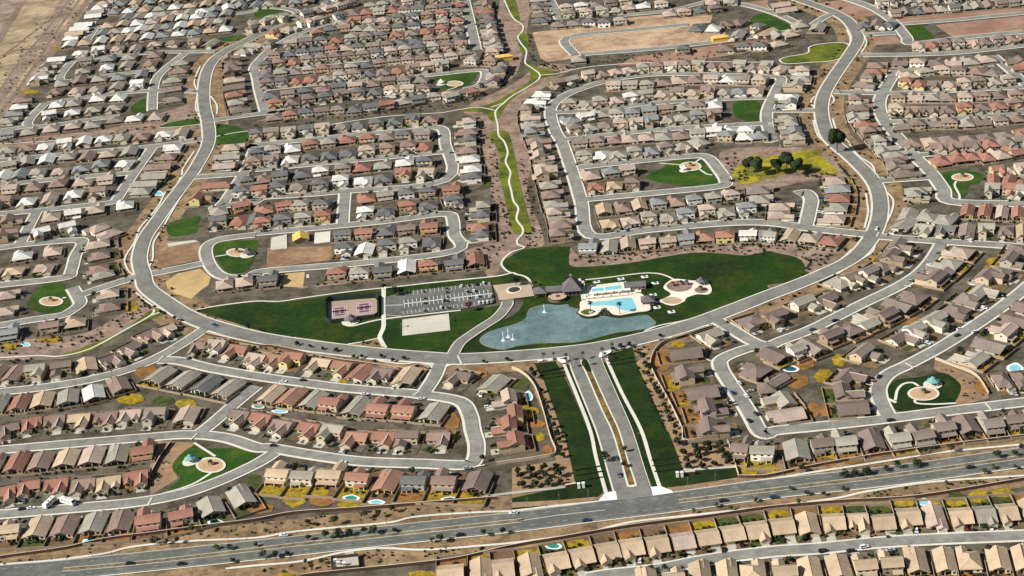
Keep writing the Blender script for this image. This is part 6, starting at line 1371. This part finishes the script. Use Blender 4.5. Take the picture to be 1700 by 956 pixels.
for base, n in ((loop_pts, 330),):
    o1, o2 = offs(base, 12.5), offs(base, -12.5)
    for _ in range(n):
        o_ = rs.choice((o1, o2)); i = rs.randrange(len(o_)-1); p = o_[i].lerp(o_[i+1], rs.random())+Vector((rs.uniform(-3, 3), rs.uniform(-3, 3), 0)); sz = rs.uniform(.8, 1.9)
        x, y = proj(p)
        if 560 < y < 620 and 640 < x < 1100 or (x > 640 and x < 1340 and y > 470 and o_ is o1): continue
        SH.xf(rs.choice(sb)[0], rs.uniform(0, 6), (p.x, p.y, .05), (sz,)*3)
SH.build('desert_shrubs', 'leaf_dark', kind='stuff'); FT.build('distant_trees', 'leaf_dark', kind='stuff')

# street lamps
def lamp_post(p, ang, label):
    t = thing('street_lamp', label, 'street lamp', (p.x, p.y, .2), ang, 'street lamps along the highway')
    link('pole', LP[0], t); link('arm', LP[1], t); link('lamp_head', LP[2], t)
q0 = MB(); q0.cyl((0, 0), .13, 0, 9, 8, r2=.08); q1 = MB(); q1.bar((0, 0, 8.8), (2.6, 0, 9.2), .1, .1); q2 = MB(); q2.box(2.3, 3.2, -.18, .18, 9.15, 9.3)
LP = (q0.mesh('pole', 'steel'), q1.mesh('arm', 'steel'), q2.mesh('lamp_head', 'steel'))
o1 = offs(hwy_pts, 12.2); acc = 0
for i in range(3, len(o1)-1, 2):
    x, y = proj(o1[i])
    if -10 < x < 1710 and not (985 < x < 1110): d = hwy_pts[i+1]-hwy_pts[i]; lamp_post(o1[i], math.atan2(d.y, d.x)-math.pi/2, 'thin grey street lamp on the upper highway verge')
# ------------------------------------------------------------------ light and air
SUN_DIR = Vector((-.88, -.30, 0)).normalized()      # towards the sun, on the ground
ELEV = R(37)
sd = SUN_DIR*math.cos(ELEV)+Vector((0, 0, math.sin(ELEV)))
w = bpy.data.worlds.new('World'); scene.world = w; w.use_nodes = True
nt = w.node_tree; bg = nt.nodes['Background']
sky = nt.nodes.new('ShaderNodeTexSky'); sky.sky_type = 'NISHITA'; sky.sun_disc = False
sky.sun_elevation = ELEV; sky.sun_rotation = math.atan2(SUN_DIR.x, SUN_DIR.y); sky.dust_density = 1.5
nt.links.new(sky.outputs[0], bg.inputs[0]); bg.inputs[1].default_value = .055
sl = bpy.data.lights.new('sun', 'SUN'); sl.energy = 5.0; sl.angle = R(.5); sl.color = (1, .98, .95)
so = bpy.data.objects.new('sun', sl); COL.objects.link(so); so.rotation_euler = sd.to_track_quat('Z', 'Y').to_euler(); so.location = (0, 0, 800)
scene.view_settings.view_transform = 'Standard'; scene.view_settings.look = 'None'; scene.view_settings.exposure = EXPO; scene.view_settings.gamma = 1
HAZE = .0
if HAZE_D:
    hm_ = bpy.data.materials.new('haze'); hm_.use_nodes = True; n_ = hm_.node_tree; n_.nodes.remove(n_.nodes['Principled BSDF'])
    pv = n_.nodes.new('ShaderNodeVolumePrincipled'); pv.inputs['Density'].default_value = HAZE_D; pv.inputs['Color'].default_value = (.90, .93, 1, 1); pv.inputs['Anisotropy'].default_value = .2
    n_.links.new(pv.outputs[0], n_.nodes['Material Output'].inputs['Volume'])
    h = MB(); h.box(-7600, 7600, -900, 11600, -2.0, 575); ho = h.build('haze', hm_, kind='stuff'); scene.cycles.volume_bounces = 1
